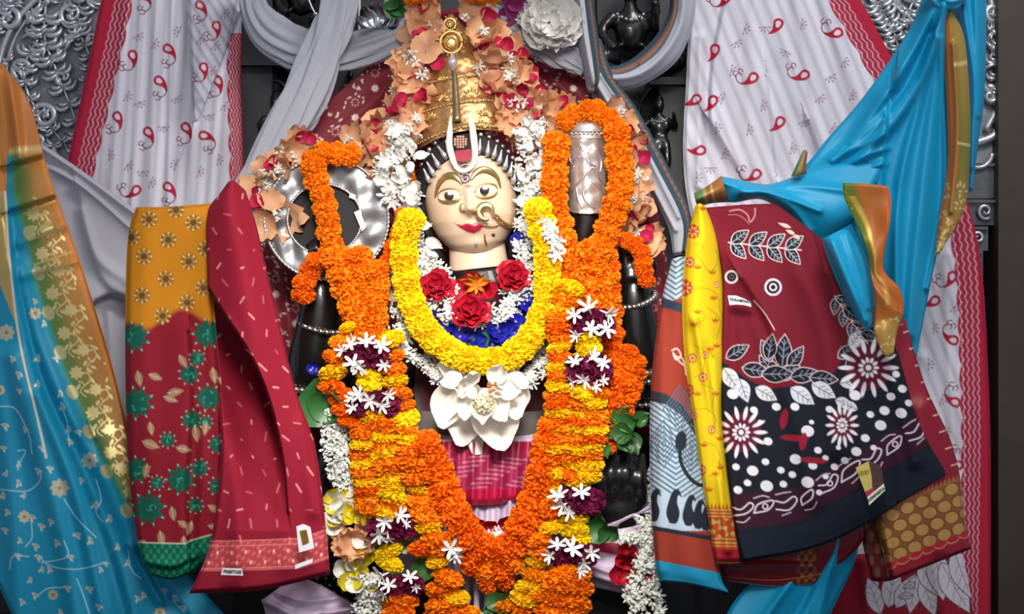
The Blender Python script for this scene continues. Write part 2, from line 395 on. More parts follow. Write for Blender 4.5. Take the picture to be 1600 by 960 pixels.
# carved black figures in the stone backslab
def carved_figure(label, x, y, s, y0, seated=False):
    mb = MB()
    mb.ball(x, y, y0, (11 * s, 12 * s, 13 * s)); mb.ball(x, y - 11 * s, y0 + .003, (9 * s, 9 * s, 8 * s)); mb.ball(x, y - 17 * s, y0 + .004, (5 * s, 6 * s, 6 * s))
    mb.ball(x + 1, y + 36 * s, y0 + .005, (18 * s, 12 * s, 24 * s))
    mb.tube([(x - 14 * s, y + 22 * s, y0), (x - 26 * s, y + 38 * s, y0 - .01), (x - 14 * s, y + 54 * s, y0 - .03)], [7 * s, 6 * s, 5 * s]); mb.tube([(x + 14 * s, y + 22 * s, y0), (x + 27 * s, y + 36 * s, y0 - .01), (x + 22 * s, y + 8 * s, y0 - .03)], [7 * s, 6 * s, 5 * s])
    mb.tube([(x, y + 10 * s, y0), (x, y + 20 * s, y0)], [6 * s, 8 * s])
    if seated:
        mb.tube([(x - 12 * s, y + 60 * s, y0), (x - 42 * s, y + 66 * s, y0 - .03), (x - 2 * s, y + 78 * s, y0 - .06)], [12 * s, 11 * s, 7 * s])
        mb.tube([(x + 12 * s, y + 60 * s, y0), (x + 42 * s, y + 66 * s, y0 - .03), (x + 4 * s, y + 80 * s, y0 - .06)], [12 * s, 11 * s, 7 * s])
    else:
        mb.tube([(x - 7 * s, y + 56 * s, y0), (x - 12 * s, y + 88 * s, y0 - .01), (x - 8 * s, y + 122 * s, y0)], [11 * s, 8 * s, 6 * s])
        mb.tube([(x + 8 * s, y + 56 * s, y0), (x + 14 * s, y + 90 * s, y0 - .015), (x + 6 * s, y + 122 * s, y0)], [11 * s, 8 * s, 6 * s])
    r = empty('carved_figure', V(x, y + 120 * s, y0), label, 'carving')
    mb.fused('body', black, r, 0.006, 4)
    h = MB(); h.tube([(x - 30 * s, y + 60 * s, y0 + .02), (x - 32 * s, y, y0 + .02), (x, y - 36 * s, y0 + .02), (x + 32 * s, y, y0 + .02), (x + 30 * s, y + 60 * s, y0 + .02)], [3.4 * s] * 2, n=30); h.build('halo', black, r)
    g = MB()
    for k in range(7): g.ball(x - 12 * s + 4 * s * k, y + (22 + 5 * math.sin(k / 6 * math.pi)) * s, y0 - 13 * s * PX, 2.0 * s, seg=6, rings=4)
    g.build('necklace', silver, r)
carved_figure('small black carved standing figure on the pier left of the grey scarf', 430, 160, 0.95, 0.29)
carved_figure('small black carved figure on the pier between grey scarf and right white cloth', 1030, 165, 0.95, 0.29)
carved_figure('black carved seated figure inside the loop of the striped-edge scarf', 985, -15, 1.7, 0.33, True)
carved_figure('black carved seated figure above the grey scarf swag', 470, -60, 1.5, 0.33, True)
carved_figure('small black carved figure half hidden behind grey scarf and maroon veil', 548, 118, 0.7, 0.405)
g = MB(); g.tube([(478, -10, .25), (495, 24, .25), (520, 34, .25)], [1.6, 1.6]); g.tube([(495, 24, .25), (486, 40, .25)], [1.6, 1]); g.ball(493, 22, .25, 4)
tag(g.build('silver_chain', silver), 'thin silver chain over the black carving, above the grey scarf swag', 'chain')

# ------------------------------------------------------------------ hanging cloths
cotton = cloth_mat('printed_cotton', 0.85, 0.0)
silk = cloth_mat('soft_silk', 0.46, 0.0, 0.35, 520, 0.08)
georgette = cloth_mat('georgette', 0.8, 0.0, 0.2, 600, 0.12)
CR, RO = '#b01e3c', '#a52f4f'
def paisley(p, x, y, ang, s=1.0, tail=True, fl=1):
    c, n = math.cos(math.radians(ang)), math.sin(math.radians(ang))
    T = lambda a, b_: (x + s * (a * c - b_ * fl * n), y + s * (a * n + b_ * fl * c))
    p.poly([T(-9, 0), T(-6, -7), T(2, -8), T(10, -4), T(17, 3), T(20, 11), T(13, 7), T(6, 7), T(-2, 8), T(-7, 5)], CR, curve=40)
    p.poly([T(-5, 0), T(-3, -3.6), T(2, -3.8), T(6.5, -.5), T(4, 3), T(-2, 4)], '#d9d3dc', curve=26)
    if tail:
        p.line([T(18, 6), T(20, 15), T(15, 23), T(8, 22), T(8, 17)], 1.7, '#7d2440', curve=14)
        p.line([T(15, 22), T(15, 28), T(9, 30)], 1.5, '#7d2440', curve=8); p.line([T(9, 22), T(4, 26), T(1, 22), T(3, 18)], 1.5, '#7d2440', curve=10)
def sprig(p, x, y, a):
    for k in range(5):
        t = math.radians(a + (k - 2) * 42); p.line([(x, y), (x + 8 * math.cos(t), y + 8 * math.sin(t))], 1.3, '#9b6f86', op=.8)
        p.ell(x + 8 * math.cos(t), y + 8 * math.sin(t), 2, 1.4, math.degrees(t), '#9b6f86', op=.7)
def wave_border(p, d, b0, b1, b2, sel=None):
    """crimson selvedge then a band of wavy pale lines, measured from the cloth's edge"""
    s = p.Y if sel is None else sel
    zig = 3.0 * np.abs(((s / 15) % 1) * 2 - 1)
    m = np.clip((b2 + 4 * np.abs(np.sin(s / 13)) - d) / 1.2 + .5, 0, 1); i = np.arange(len(d)); p.put(i, m, RO)
    for k in range(1, 8):
        off = b1 + (b2 - b1) * (k - .5) / 7.0
        cov = np.clip((1.1 - np.abs(d - off - (zig - 1.5) * 1.3)) + .4, 0, 1) * (d < b2 + 1)
        p.put(i, cov * (0.85 if k % 2 else .35), '#e9a9ad' if k % 2 else '#7c1c3a')
    dots = np.clip(1.6 - np.hypot(((s / 15) % 1 - .5) * 15, d - b2 + 3), 0, 1); p.put(i, dots, '#f3d9dc')
    p.put(i, np.clip((b1 - d) / 1.2 + .5, 0, 1) * (d >= b0), CR)
def stripes(p, ang, per, col, op):
    c, n = math.cos(math.radians(ang)), math.sin(math.radians(ang))
    f = (np.sin((p.X * c + p.Y * n) * 2 * math.pi / per) * .5 + .5) ** 2; p.put(np.arange(len(p.X)), f * op, col)

def paint_left_white(p):
    p.c[:] = lin('#dedce8'); stripes(p, 4, 17, '#a9a8b6', .5); stripes(p, 7, 41, '#adacba', .4)
    i = np.nonzero(p.X + .28 * (p.Y - 60) > 300 - .0 * p.Y)[0]
    for x, y, a in ((207, 92, 20), (262, 82, -15), (183, 188, 10), (290, 205, 0), (318, 218, -40), (213, 303, 80), (262, 298, -15), (222, -2, -20), (312, 8, -30), (248, 132, -15), (231, 212, 0), (340, 132, 10), (338, 18, -25)):
        paisley(p, x, y - 6, a + 42, .95, True, 1)
    for x, y, a in ((215, 55, 60), (240, 68, 30), (280, 50, 200), (304, 70, 20), (328, 100, 250), (197, 150, 30), (218, 160, 70), (275, 153, 60), (170, 242, 0), (199, 258, 40), (275, 258, 200), (223, 268, 90), (310, 268, 20), (340, 250, 10), (326, 180, 80), (256, 198, 90), (235, 285, 20), (350, 165, 40)): sprig(p, x, y, a)
    wave_border(p, p.dl, 0, 14 + 8 * (1 - p.V), 40 + 8 * (1 - p.V))
    wave_border(p, np.where(p.Y > 52, p.dr, 999), 0, 2, 19)
cl = cloth('paisley_cloth', [[(162, -20), (270, -20), (378, -20)], [(138, 100), (262, 100), (377, 100)], [(108, 240), (250, 240), (380, 240)], [(85, 350), (240, 350), (384, 350)]], 0.22, paint_left_white, cotton, 1.35,
    [('s', [(375, 20), (345, 90), (305, 188)], 4, .026, 60), ('r', [(300, -20), (302, 340)], 10, .008), ('r', [(244, -20), (236, 340)], 9, .012), ('r', [(200, -20), (170, 330)], 10, .008), ('r', [(270, -20), (262, 330)], 5, .008), ('r', [(345, 120), (330, 330)], 10, .010), ('r', [(222, -20), (205, 330)], 5, .006), ('r', [(325, -20), (318, 120)], 8, .008)], wob=.003)
def paint_flapw(p):
    p.c[:] = lin('#cac9d6'); stripes(p, -32, 13, '#8d8c9b', .6)
    for x, y, a in ((312, 8, -10), (338, 40, 20), (318, 105, 20)): paisley(p, x, y, a + 42, .9)
    for x, y in ((335, 70), (312, 60), (330, 110), (350, 20)): sprig(p, x, y, 40)
cloth('overlap_fold', [[(290, -20), (334, -20), (377, -20)], [(297, 80), (326, 80), (356, 74)], [(302, 150), (314, 150), (330, 140)], [(304, 192), (306, 192), (309, 188)]], .195, paint_flapw, cotton, 1.4, [('r', [(330, -20), (310, 150)], 10, .008)], parent=cl)
tag(cl, 'white paisley cloth with crimson wavy border hanging behind the red saree, on the left', 'cloth', 'white paisley cloths hung at both sides')

def paint_right_white(p):
    p.c[:] = lin('#dedce8'); stripes(p, -22, 19, '#a6a5b3', .55); stripes(p, -17, 47, '#abaab8', .35)
    for x, y, a in ((1211, 42, 15), (1304, 56, 60), (1172, 126, 35), (1252, 122, 50), (1112, 82, 0), (1083, 160, 40), (1109, 162, 10), (1214, 195, 20), (1090, 240, 65), (1177, 277, 35), (1130, 0, 15), (1343, 50, 60), (1483, 437, 10), (1456, 475, 45), (1485, 537, 100), (1488, 634, 100), (1492, 732, 100), (1484, 840, 100)):
        paisley(p, x + 5, y - 5, a + 92, 1.0, x not in (1112, 1083, 1109, 1090, 1211, 1214), 1)
    for x, y, a in ((1163, 45, 20), (1195, 42, 90), (1252, 38, 10), (1150, 66, 60), (1142, 110, 10), (1228, 80, 120), (1318, 97, 30), (1130, 155, 200), (1190, 165, 10), (1280, 153, 50), (1297, 120, 60), (1168, 203, 10), (1118, 200, 0), (1256, 190, 70), (1130, 240, 20), (1236, 232, 10), (1088, 278, 0), (1110, 262, 90), (1330, 148, 20), (1300, 200, 30), (1458, 513, 0), (1450, 570, 0), (1470, 625, 20), (1477, 675, 0), (1490, 480, 40), (1498, 780, 20)): sprig(p, x, y, a)
    wave_border(p, p.dr, 0, np.interp(p.Y, [0, 330, 600, 960], [22, 3, 14, 20]), np.interp(p.Y, [0, 330, 600, 960], [50, 38, 42, 44]))
cl = cloth('paisley_cloth', [[(1086, -20), (1210, -20), (1334, -20)], [(1073, 110), (1230, 110), (1404, 110)], [(1078, 330), (1290, 330), (1516, 330)], [(1190, 600), (1370, 600), (1545, 600)], [(1250, 985), (1400, 985), (1548, 985)]], 0.22, paint_right_white, cotton, 1.45,
    [('s', [(1136, -20), (1112, 100), (1108, 190)], 3, .010, 26), ('s', [(1108, 190), (1150, 262)], 3, .012, 25), ('s', [(1198, 120), (1212, 270)], 3, -.010, 30), ('r', [(1180, -20), (1165, 290)], 14, .010), ('r', [(1240, -20), (1300, 290)], 12, .010), ('r', [(1280, -20), (1350, 200)], 10, .010), ('s', [(1262, 190), (1280, 240)], 3, .008, 20), ('r', [(1478, 400), (1500, 960)], 10, .010), ('r', [(1440, 560), (1470, 960)], 9, .012), ('r', [(1095, 60), (1092, 290)], 8, .012)], wob=.003)
tag(cl, 'white paisley cloth with crimson wavy border hanging behind the blue silk, on the right', 'cloth', 'white paisley cloths hung at both sides')

cl = cloth('grey_cloth', [[(62, 222), (130, 268), (226, 338)], [(60, 300), (140, 350), (232, 410)], [(70, 450), (150, 480), (240, 500)], [(110, 640), (170, 640), (240, 640)], [(140, 800), (180, 800), (240, 800)]], 0.17, plain('#b4b2be'), cotton, 2.2,
    [('r', [(66, 232), (130, 275), (226, 346)], 5, .016), ('r', [(80, 262), (140, 300), (215, 366)], 4, .010), ('s', [(70, 258), (120, 278), (205, 352)], 4, -.010, 20), ('r', [(125, 330), (150, 400), (200, 440)], 9, .010), ('s', [(118, 290), (135, 370), (160, 440), (215, 480)], 4, .008, 25), ('s', [(150, 472), (175, 462), (200, 468)], 4, .02, 30), ('r', [(170, 490), (180, 640)], 8, .010)], wob=.004)
tag(cl, 'plain grey lavender cloth slung between the gold border and the mustard saree', 'cloth')

# grey scarves: gathered tubes of cloth
scarf_m = mat('grey_scarf_cotton', '#9fa1ad', 0.85, noise=0.06, scale=60, bump=0.12)
def scarf(nm, pts, rad, parent=None, m=scarf_m, flat=.38, k=9, ph=0.0, amp=.2):
    rg = lambda t, th: 1 + amp * np.sin(k * th + 4.0 * np.sin(t * 5 + ph) + ph) + amp * .6 * np.sin((k + 4) * th - 6 * t + 2 * ph)
    vs, fs = ptube(pts, rad, n=90, sides=64, flat=flat, ridges=rg)
    return link(nm, mesh_from(nm, vs, fs), m, parent)
r = empty('grey_scarf', V(386, -10, .12), 'plain grey cotton scarf swagged across the black carving left of the crown', 'scarf')
scarf('swag', [(392, -30, .14), (400, 20, .13), (432, 58, .12), (490, 82, .11), (560, 78, .10), (620, 58, .06), (672, 34, .03)], [20, 20, 27, 30, 26, 24, 20, 16], r, ph=.4)
r = empty('grey_scarf', V(530, 0, .06), 'plain grey cotton scarf hanging straight and diagonally across the swag', 'scarf')
scarf('strip', [(536, -30, .05), (520, 40, .05), (480, 130, .05), (432, 220, .05), (392, 300, .05), (376, 340, .06)], [25, 26, 27, 29, 26, 24, 20], r, flat=.35, k=5, ph=1.7)
scarf('strip_fold', [(524, 60, .08), (508, 120, .08), (480, 175, .08), (446, 232, .08), (420, 280, .09)], [12, 18, 20, 16, 10], r, flat=.35, k=4, ph=.5)
r = empty('dark_edged_scarf', V(588, 0, .13), 'narrow grey strip with black edge hanging beside the diagonal scarf', 'scarf')
m1 = MB(); m1.add(slab([(551, -20), (560, -20), (560, 46), (553, 46)], .13, .004)); m1.build('black_edge', black, r, False)
m1 = MB(); m1.add(slab([(560, -20), (564, -20), (563, 46), (560, 46)], .13, .004)); m1.build('white_edge', mat('white_hem', '#c9cbd4', .8), r, False)

def paint_edge(p):
    p.c[:] = lin('#a8aab6'); i = np.arange(len(p.X)); u = p.U
    p.put(i, np.clip((u - .62) * 30, 0, 1), '#2f4754'); p.put(i, np.clip((u - .80) * 30, 0, 1) * np.clip((.93 - u) * 30, 0, 1) * (np.sin(p.V * 240) * .3 + .6), '#9c6b4c', .3)
    p.put(i, np.clip(1 - np.abs(u - .62) * 80, 0, 1), '#d8d4d8')
r = empty('striped_edge_scarf', V(910, 60, .08), 'grey scarf with dark teal and copper woven edge knotted right of the crown', 'scarf')
scarf('swag', [(752, 18, .02), (800, 44, .04), (860, 74, .06), (915, 104, .07)], [14, 20, 24, 22, 14], r, ph=2.0)
cloth('hanging_end', [[(896, 40, -.01), (915, 46, -.02), (940, 62)], [(908, 100, 0), (930, 110, -.02), (958, 118, 0)], [(948, 170, 0), (972, 176, -.02), (996, 172, 0)], [(1000, 270, 0), (1022, 268, -.02), (1042, 256, 0)], [(1042, 350, 0), (1060, 346, -.015), (1078, 332, 0)], [(1052, 400, 0), (1062, 398, -.01), (1074, 396, 0)]], .07, paint_edge, cotton, 1.6,
    [('r', [(925, 120), (965, 190), (1055, 360)], 4, .010), ('r', [(940, 118), (985, 190), (1060, 340)], 3, .008)], parent=r)
cloth('inner_fold', [[(922, 130), (935, 130), (948, 132)], [(935, 190), (950, 188), (968, 186)], [(1000, 300), (1010, 300), (1020, 296)]], .10, plain('#a6a8b4'), cotton, 2, [('r', [(940, 130), (1005, 300)], 4, .006)], parent=r)
def paint_loop(p):
    p.c[:] = lin('#a8aab6'); i = np.arange(len(p.X)); u = p.U
    p.put(i, np.clip((.36 - u) * 30, 0, 1), '#33495a'); p.put(i, np.clip((u - .12) * 40, 0, 1) * np.clip((.30 - u) * 40, 0, 1) * .7, '#9c6b4c', .2)
cloth('loop', [[(1046, -30), (1066, -30, -.02), (1088, -30)], [(1044, 20), (1064, 26, -.02), (1084, 32)], [(1020, 62), (1040, 80, -.025), (1060, 92)], [(984, 94), (1000, 112, -.025), (1014, 128)], [(952, 104), (966, 122, -.02), (976, 140)], [(925, 96), (935, 112), (945, 134)]], .10, paint_loop, cotton, 1.6,
    [('r', [(1070, -20), (1060, 50), (1010, 110), (950, 125)], 6, .010), ('r', [(1056, -20), (1046, 44), (1000, 98)], 4, .006)], parent=r)
cloth('knot', [[(890, -30), (905, -30, -.02), (922, -30)], [(894, 30), (912, 40, -.03), (934, 48)], [(902, 70), (920, 90, -.035), (940, 100)], [(912, 115), (925, 122, -.03), (940, 126)], [(918, 144), (926, 146), (932, 146)]], .055, paint_edge, cotton, 1.6, [('r', [(905, -20), (915, 60), (928, 130)], 5, .010)], parent=r)

# maroon sequinned veil behind the figure
def paint_veil(p):
    p.c[:] = lin('#741426'); i = np.arange(len(p.X))
    rr = random.Random(3)
    for a in range(-6, 30):
        for b_ in range(-6, 24):
            x, y = 400 + a * 62 + (b_ % 2) * 31, b_ * 46
            if not (390 < x < 1060 and 0 < y < 700): continue
            j = lambda q: q + rr.uniform(-5, 5)
            for dx, dy in ((31, 46), (-31, 46)):
                n = 9
                for k in range(n):
                    if rr.random() < .8: p.ell(j(x + dx * k / n), j(y + dy * k / n), rr.uniform(1.2, 3.4), 1.3, rr.uniform(0, 180), '#f0d8cf', .35, .9)
            p.burst(x, y + 46, 7, 1, 6, 1.5, '#eed8cf', metal=.3); p.burst(x + 31, y, 6, 1, 4.5, 1.2, '#dfb4ac', metal=.3)
            p.burst(x, y + 22, 8, 4, 7, 1.1, '#cf9d93', metal=.2)
veil_m = cloth_mat('sequin_net', 0.6, 0.0, 0.4, 380, 0.25)
cl = cloth('maroon_veil', [[(640, 34), (715, 14, -.02), (796, 36)], [(572, 106), (740, 84, .02), (886, 100)], [(494, 172), (745, 176, .03), (962, 170)], [(414, 252), (730, 270, .05), (1006, 260)], [(400, 400), (730, 400, .05), (1040, 390)], [(430, 560), (730, 560, .05), (1040, 560)], [(470, 700), (730, 700, .05), (1040, 700)]], .13, paint_veil, veil_m, 1.9,
    [('r', [(620, 120), (440, 300)], 12, .008), ('r', [(640, 160), (560, 260)], 10, .008), ('r', [(850, 110), (930, 190)], 9, .010), ('r', [(830, 120), (900, 200)], 6, .008), ('r', [(1010, 300), (1030, 500)], 9, .01), ('r', [(440, 420), (470, 640)], 9, .01)], wob=.006)
tag(cl, 'maroon net veil with silver sequin lattice spread behind the crowned figure', 'veil')
# ------------------------------------------------------------------ sarees offered at the left
rr = random.Random(11)
def sprout(p, x, y, a, s=1.0, col='#c3cdc8'):
    p.ell(x, y, 6 * s, 2.6 * s, a, col, .35); p.ell(x + 5 * s * math.cos(math.radians(a + 70)), y + 5 * s * math.sin(math.radians(a + 70)), 3.5 * s, 1.8 * s, a + 50, col, .35)
    p.ell(x, y, 3 * s, 1.0 * s, a, '#9a8450', .3)
def vine(p, pts, w=1.8, col='#a6d2de'): p.line(pts, w, col, .2, .9, 24)
def brocade(p, x, y, s, g):
    c = lambda a, b_: (x + s * a, y + s * b_)
    p.ell(x, y, 10 * s, 8 * s, 20, g, .75); p.burst(x, y, 8, 3 * s, 13 * s, 3 * s, g, metal=.7)
    p.line([c(8, 4), c(20, 0), c(26, 12), c(16, 22), c(10, 16)], 2.4 * s, g, .7, 1, 20); p.line([c(16, 22), c(8, 34), c(18, 44)], 2.2 * s, g, .7, 1, 14)
    for a, b_, t in ((24, -4, 30), (30, 14, 60), (4, 26, 120), (20, 34, 20)): p.ell(*c(a, b_), 6 * s, 3 * s, t, g, .7)
def paint_blue_left(p):
    p.c[:] = lin('#138ab0'); i = np.arange(len(p.X)); X, Y = p.X, p.Y
    # border along the right edge: gold brocade shading from green to orange
    bl = np.interp(Y, [95, 250, 300, 360, 440, 520, 580, 690, 790, 820], [-60, 22, 24, 40, 58, 84, 104, 150, 200, 225])
    br = np.interp(Y, [95, 160, 270, 340, 460, 620, 800], [20, 46, 76, 102, 142, 194, 232])
    t = np.clip((X - bl) / np.maximum(br - bl, 1), 0, 1); inb = np.clip((X - bl) / 4 + .5, 0, 1) * (Y < 830)
    p.put(i, np.clip((X - bl + 14) / 14, 0, 1) * (Y < 800) * (X < bl + 8), '#2f8f86')
    p.put(i, inb, '#5f7a3c'); p.put(i, inb * np.clip((t - .18) * 2.6, 0, 1), '#b07a38'); p.put(i, inb * np.clip((t - .80) * 14, 0, 1), '#d07f33')
    p.put(i, np.clip((245 - Y) / 12, 0, 1), '#b9702f'); p.put(i, np.clip((X < 70) * np.clip(1 - np.abs(Y - 238 + X * .1) / 8, 0, 1) * (X > 14), 0, 1) * (nrg.random(len(X)) * .5 + .5), '#e2cd8e', .6)
    p.put(i, np.clip(1 - np.abs(Y - 285 + .1 * X) / 34, 0, 1) * np.clip((X - 14) / 14, 0, 1) * np.clip((60 - X) / 40, 0, 1), '#44602a')
    g = '#dcc98c'
    for y in range(335, 800, 62):
        x0, x1 = np.interp(y, [300, 440, 580, 690, 790], [30, 62, 104, 150, 200]), np.interp(y, [270, 340, 460, 620, 800], [76, 102, 142, 194, 232])
        brocade(p, x0 + 14, y, .85, g); brocade(p, (x0 + x1) / 2 + 6, y + 26, .8, g); p.ell(x0 + 8, y + 30, 12, 9, 60, '#b9b587', .5, .8)
        for k in range(8): p.ell(rr.uniform(x0 + 10, x1 - 14), y + rr.uniform(-26, 30), rr.uniform(2, 5), 1.6, rr.uniform(0, 180), g, .7)
    for y in (330, 372, 410, 425): 
        x0 = np.interp(y, [300, 440], [30, 60]); x1 = np.interp(y, [270, 460], [76, 142]); p.line([(x0, y + 4), (x1 - 12, y - 16)], 2.2, '#d8b97a', .6, .8)
    # left gold strip of the inner fold
    p.poly([(-10, 250), (8, 290), (14, 400), (30, 520), (14, 480), (-10, 420)], '#c2a868', .5); p.poly([(-5, 100), (12, 200), (10, 300), (-12, 300)], '#c2803c')
    p.line([(8, 300), (16, 420), (32, 540), (60, 660), (72, 715)], 4.0, '#cfc8b8', 0, 1, 24); 
    ing = lambda x, y: x < np.interp(y, [300, 440, 580, 690, 790, 960], [20, 52, 96, 142, 192, 330])
    for x, y, a in ((30, 610, 20), (60, 600, 80), (95, 615, 60), (8, 665, 0), (40, 670, 30), (65, 700, 10), (5, 700, 20), (30, 725, 60), (10, 740, 100), (60, 735, 20), (78, 732, 10), (30, 755, 60), (38, 775, 90), (5, 775, 70), (12, 800, 60), (50, 808, 20), (80, 815, 40), (65, 822, 10), (8, 828, 0), (32, 845, 60), (56, 853, 20), (90, 848, 40), (120, 836, 0), (142, 845, 50), (28, 868, 10), (60, 870, 20), (66, 890, 70), (78, 890, 60), (110, 870, 0), (165, 880, 10), (158, 890, 40), (48, 907, 70), (105, 918, 10), (85, 930, 60), (55, 930, 30), (140, 920, 0), (155, 948, 10), (95, 956, 40), (35, 940, 50), (98, 635, 70), (108, 670, 60), (110, 690, 30), (122, 675, 0), (165, 735, 60), (150, 790, 80), (172, 810, 80), (185, 855, 60), (200, 880, 70), (225, 930, 50), (258, 922, 20), (275, 935, 50), (285, 950, 10), (320, 945, 80), (330, 952, 60), (215, 935, 40), (55, 470, 30), (70, 505, 60), (82, 490, 20), (60, 560, 70), (88, 560, 10), (20, 560, 50), (30, 585, 20), (128, 750, 40)):
        if ing(x, y): sprout(p, x, y, a + rr.uniform(-15, 15), rr.uniform(.8, 1.1))
    for x, y, s in ((93, 763, 15), (140, 720, 13), (38, 808, 10), (83, 930, 8), (10, 520, 13), (55, 490, 10), (250, 958, 9), (0, 610, 8)):
        p.burst(x, y, 8, 2, s, s * .28, '#bdbba6', metal=.35); p.ell(x, y, 3, 3, 0, '#a98c50', .5)
    for v in (((0, 635), (25, 640), (45, 680), (50, 710)), ((28, 705), (40, 705), (30, 725), (28, 735)), ((0, 765), (40, 768), (60, 755), (65, 738)), ((100, 780), (120, 810), (150, 840)), ((48, 810), (50, 840), (40, 855)), ((60, 870), (80, 885), (120, 890), (165, 880)), ((65, 880), (105, 870), (100, 845)), ((15, 890), (20, 870), (45, 870)), ((120, 905), (130, 930), (140, 960)), ((60, 930), (75, 920), (100, 918)), ((150, 750), (158, 780), (150, 800), (160, 815)), ((200, 860), (205, 890), (220, 905)), ((270, 930), (275, 945), (290, 955)), ((98, 640), (105, 660), (108, 690))): vine(p, v)
cl = cloth('blue_saree', [[(-40, 95, .03), (-10, 95), (2, 97, .02)], [(-40, 165, .03), (0, 160), (46, 160, .02)], [(-40, 270), (20, 270), (76, 270, .02)], [(-40, 400), (40, 400), (122, 400, .02)], [(-40, 560), (70, 560), (172, 560, .02)], [(-40, 700), (90, 700), (207, 700, .02)], [(-40, 830), (110, 830), (240, 830, .02)], [(0, 920), (140, 920), (300, 905, .02)], [(30, 985), (180, 985), (372, 985, .02)]], -.10, paint_blue_left, silk, 1.3,
    [('s', [(12, 340), (30, 470), (66, 610), (112, 710), (150, 800), (180, 880), (205, 970)], 5, -.018, 45), ('r', [(30, 420), (62, 540), (110, 650), (160, 740), (210, 850)], 14, .020), ('r', [(20, 560), (60, 700), (100, 850), (120, 970)], 16, .018), ('r', [(-10, 560), (10, 700), (30, 960)], 16, .014), ('r', [(60, 620), (120, 780), (160, 960)], 10, .012),
     ('s', [(15, 330), (60, 316), (84, 308)], 4, .012, 14), ('s', [(18, 256), (60, 246), (76, 242)], 4, .012, 18), ('r', [(30, 380), (70, 360), (104, 350)], 9, .008), ('r', [(36, 430), (80, 415), (125, 405)], 10, .008), ('r', [(14, 110), (26, 200), (30, 250)], 8, .012), ('s', [(150, 690), (240, 890), (300, 970)], 6, .012, 30), ('r', [(200, 850), (250, 940)], 8, .012)], wob=.005)
tag(cl, 'turquoise silk saree with orange gold brocade border and silver embroidery, far left', 'saree')

def paint_mustard(p):
    p.c[:] = lin('#7f1526'); i = np.arange(len(p.X)); X, Y = p.X, p.Y
    edge = 505 - 22 * np.exp(-((X - 285) / 26) ** 2) + 10 * np.exp(-((X - 230) / 14) ** 2)
    p.put(i, np.clip((edge - Y) / 10 + .5, 0, 1), '#b87512')
    for x, y in ((233, 343), (302, 348), (263, 375), (225, 401), (295, 409), (321, 389), (259, 436), (222, 462), (292, 473), (318, 450), (254, 494), (206, 371), (275, 328)):
        p.burst(x, y, 8, 2, 14, 4.2, '#7a5628'); p.burst(x, y, 8, 5, 11, 2.0, '#a87a34'); p.ell(x, y, 4.5, 4.5, 0, '#5b4220'); p.burst(x, y, 8, 9.5, 13, 1.5, '#d9bb78')
    G = '#0b5747'
    for x, y, s in ((210, 527, 22), (324, 522, 22), (214, 630, 24), (326, 622, 20), (300, 657, 16), (262, 688, 12), (296, 585, 16), (213, 735, 20), (282, 750, 22), (312, 732, 14), (245, 755, 11), (232, 795, 25), (340, 695, 14), (340, 760, 14), (305, 790, 12), (308, 560, 12), (322, 660, 10)):
        p.burst(x, y, 9, s * .1, s * 1.08, s * .19, G, ph=s); p.ell(x, y, s * .66, s * .66, 0, G); p.burst(x, y, 9, s * .95, s * 1.14, 1.0, '#9fc3ae', ph=s)
        for k in range(5): p.ell(x + rr.uniform(-.5, .5) * s, y + rr.uniform(-.5, .5) * s, 2.4, 1, rr.uniform(0, 180), '#3f9a82')
    for x, y, a, l in ((215, 580, 80, 26), (232, 585, 20, 24), (280, 555, 60, 24), (262, 615, -10, 26), (256, 620, 20, 24), (332, 575, 80, 26), (340, 590, 40, 22), (222, 690, 20, 30), (234, 660, 80, 22), (275, 700, 10, 26), (304, 665, 80, 28), (323, 660, 100, 22), (230, 725, 100, 24), (268, 792, 80, 24), (250, 830, 80, 26), (278, 815, 30, 22), (300, 815, 110, 24), (287, 838, 90, 20), (325, 790, 30, 24), (325, 822, 10, 22), (218, 845, 30, 18)):
        p.leaf(x, y, l, l * .24, a, '#9a7a5e', None, None); p.line([(x, y), (x + l * .8 * math.cos(math.radians(a)), y + l * .8 * math.sin(math.radians(a)))], 1, '#cdb59a')
    b = np.clip((Y - np.interp(X, [205, 290, 298, 330], [848, 850, 845, 836])) / 1.5, 0, 1); p.put(i, b, '#0d5a44')
    p.put(i, b * (np.sin(X / 1.9) * np.sin(Y / 2.6) > .1) * .75, '#1f8a68'); p.put(i, np.clip(1.6 - np.abs(Y - np.interp(X, [205, 290, 298, 330], [848, 850, 845, 836])), 0, 1), '#b9bda0')
cl = cloth('printed_saree', [[(212, 324, .02), (265, 323), (330, 318, .02)], [(200, 370, .0), (262, 365), (332, 360)], [(196, 470), (262, 470), (334, 470)], [(196, 600), (268, 600), (346, 600)], [(200, 720), (270, 720), (350, 715)], [(208, 800), (272, 800), (346, 800)], [(220, 868), (270, 880), (334, 862)], [(236, 900, .01), (275, 905, .01), (326, 878, .02)]], -.19, paint_mustard, georgette, 1.25,
    [('s', [(296, 520), (300, 650), (292, 760), (296, 880)], 4, -.016, 40), ('r', [(300, 560), (318, 700), (312, 860)], 10, .010), ('r', [(230, 340), (225, 600), (250, 880)], 20, .010), ('s', [(228, 882), (270, 888), (300, 875)], 3, .008, 10)], roll=.018, rollw=8, wob=.003)
tag(cl, 'mustard and crimson printed saree with green dahlias and green hem, hanging on the left', 'saree')

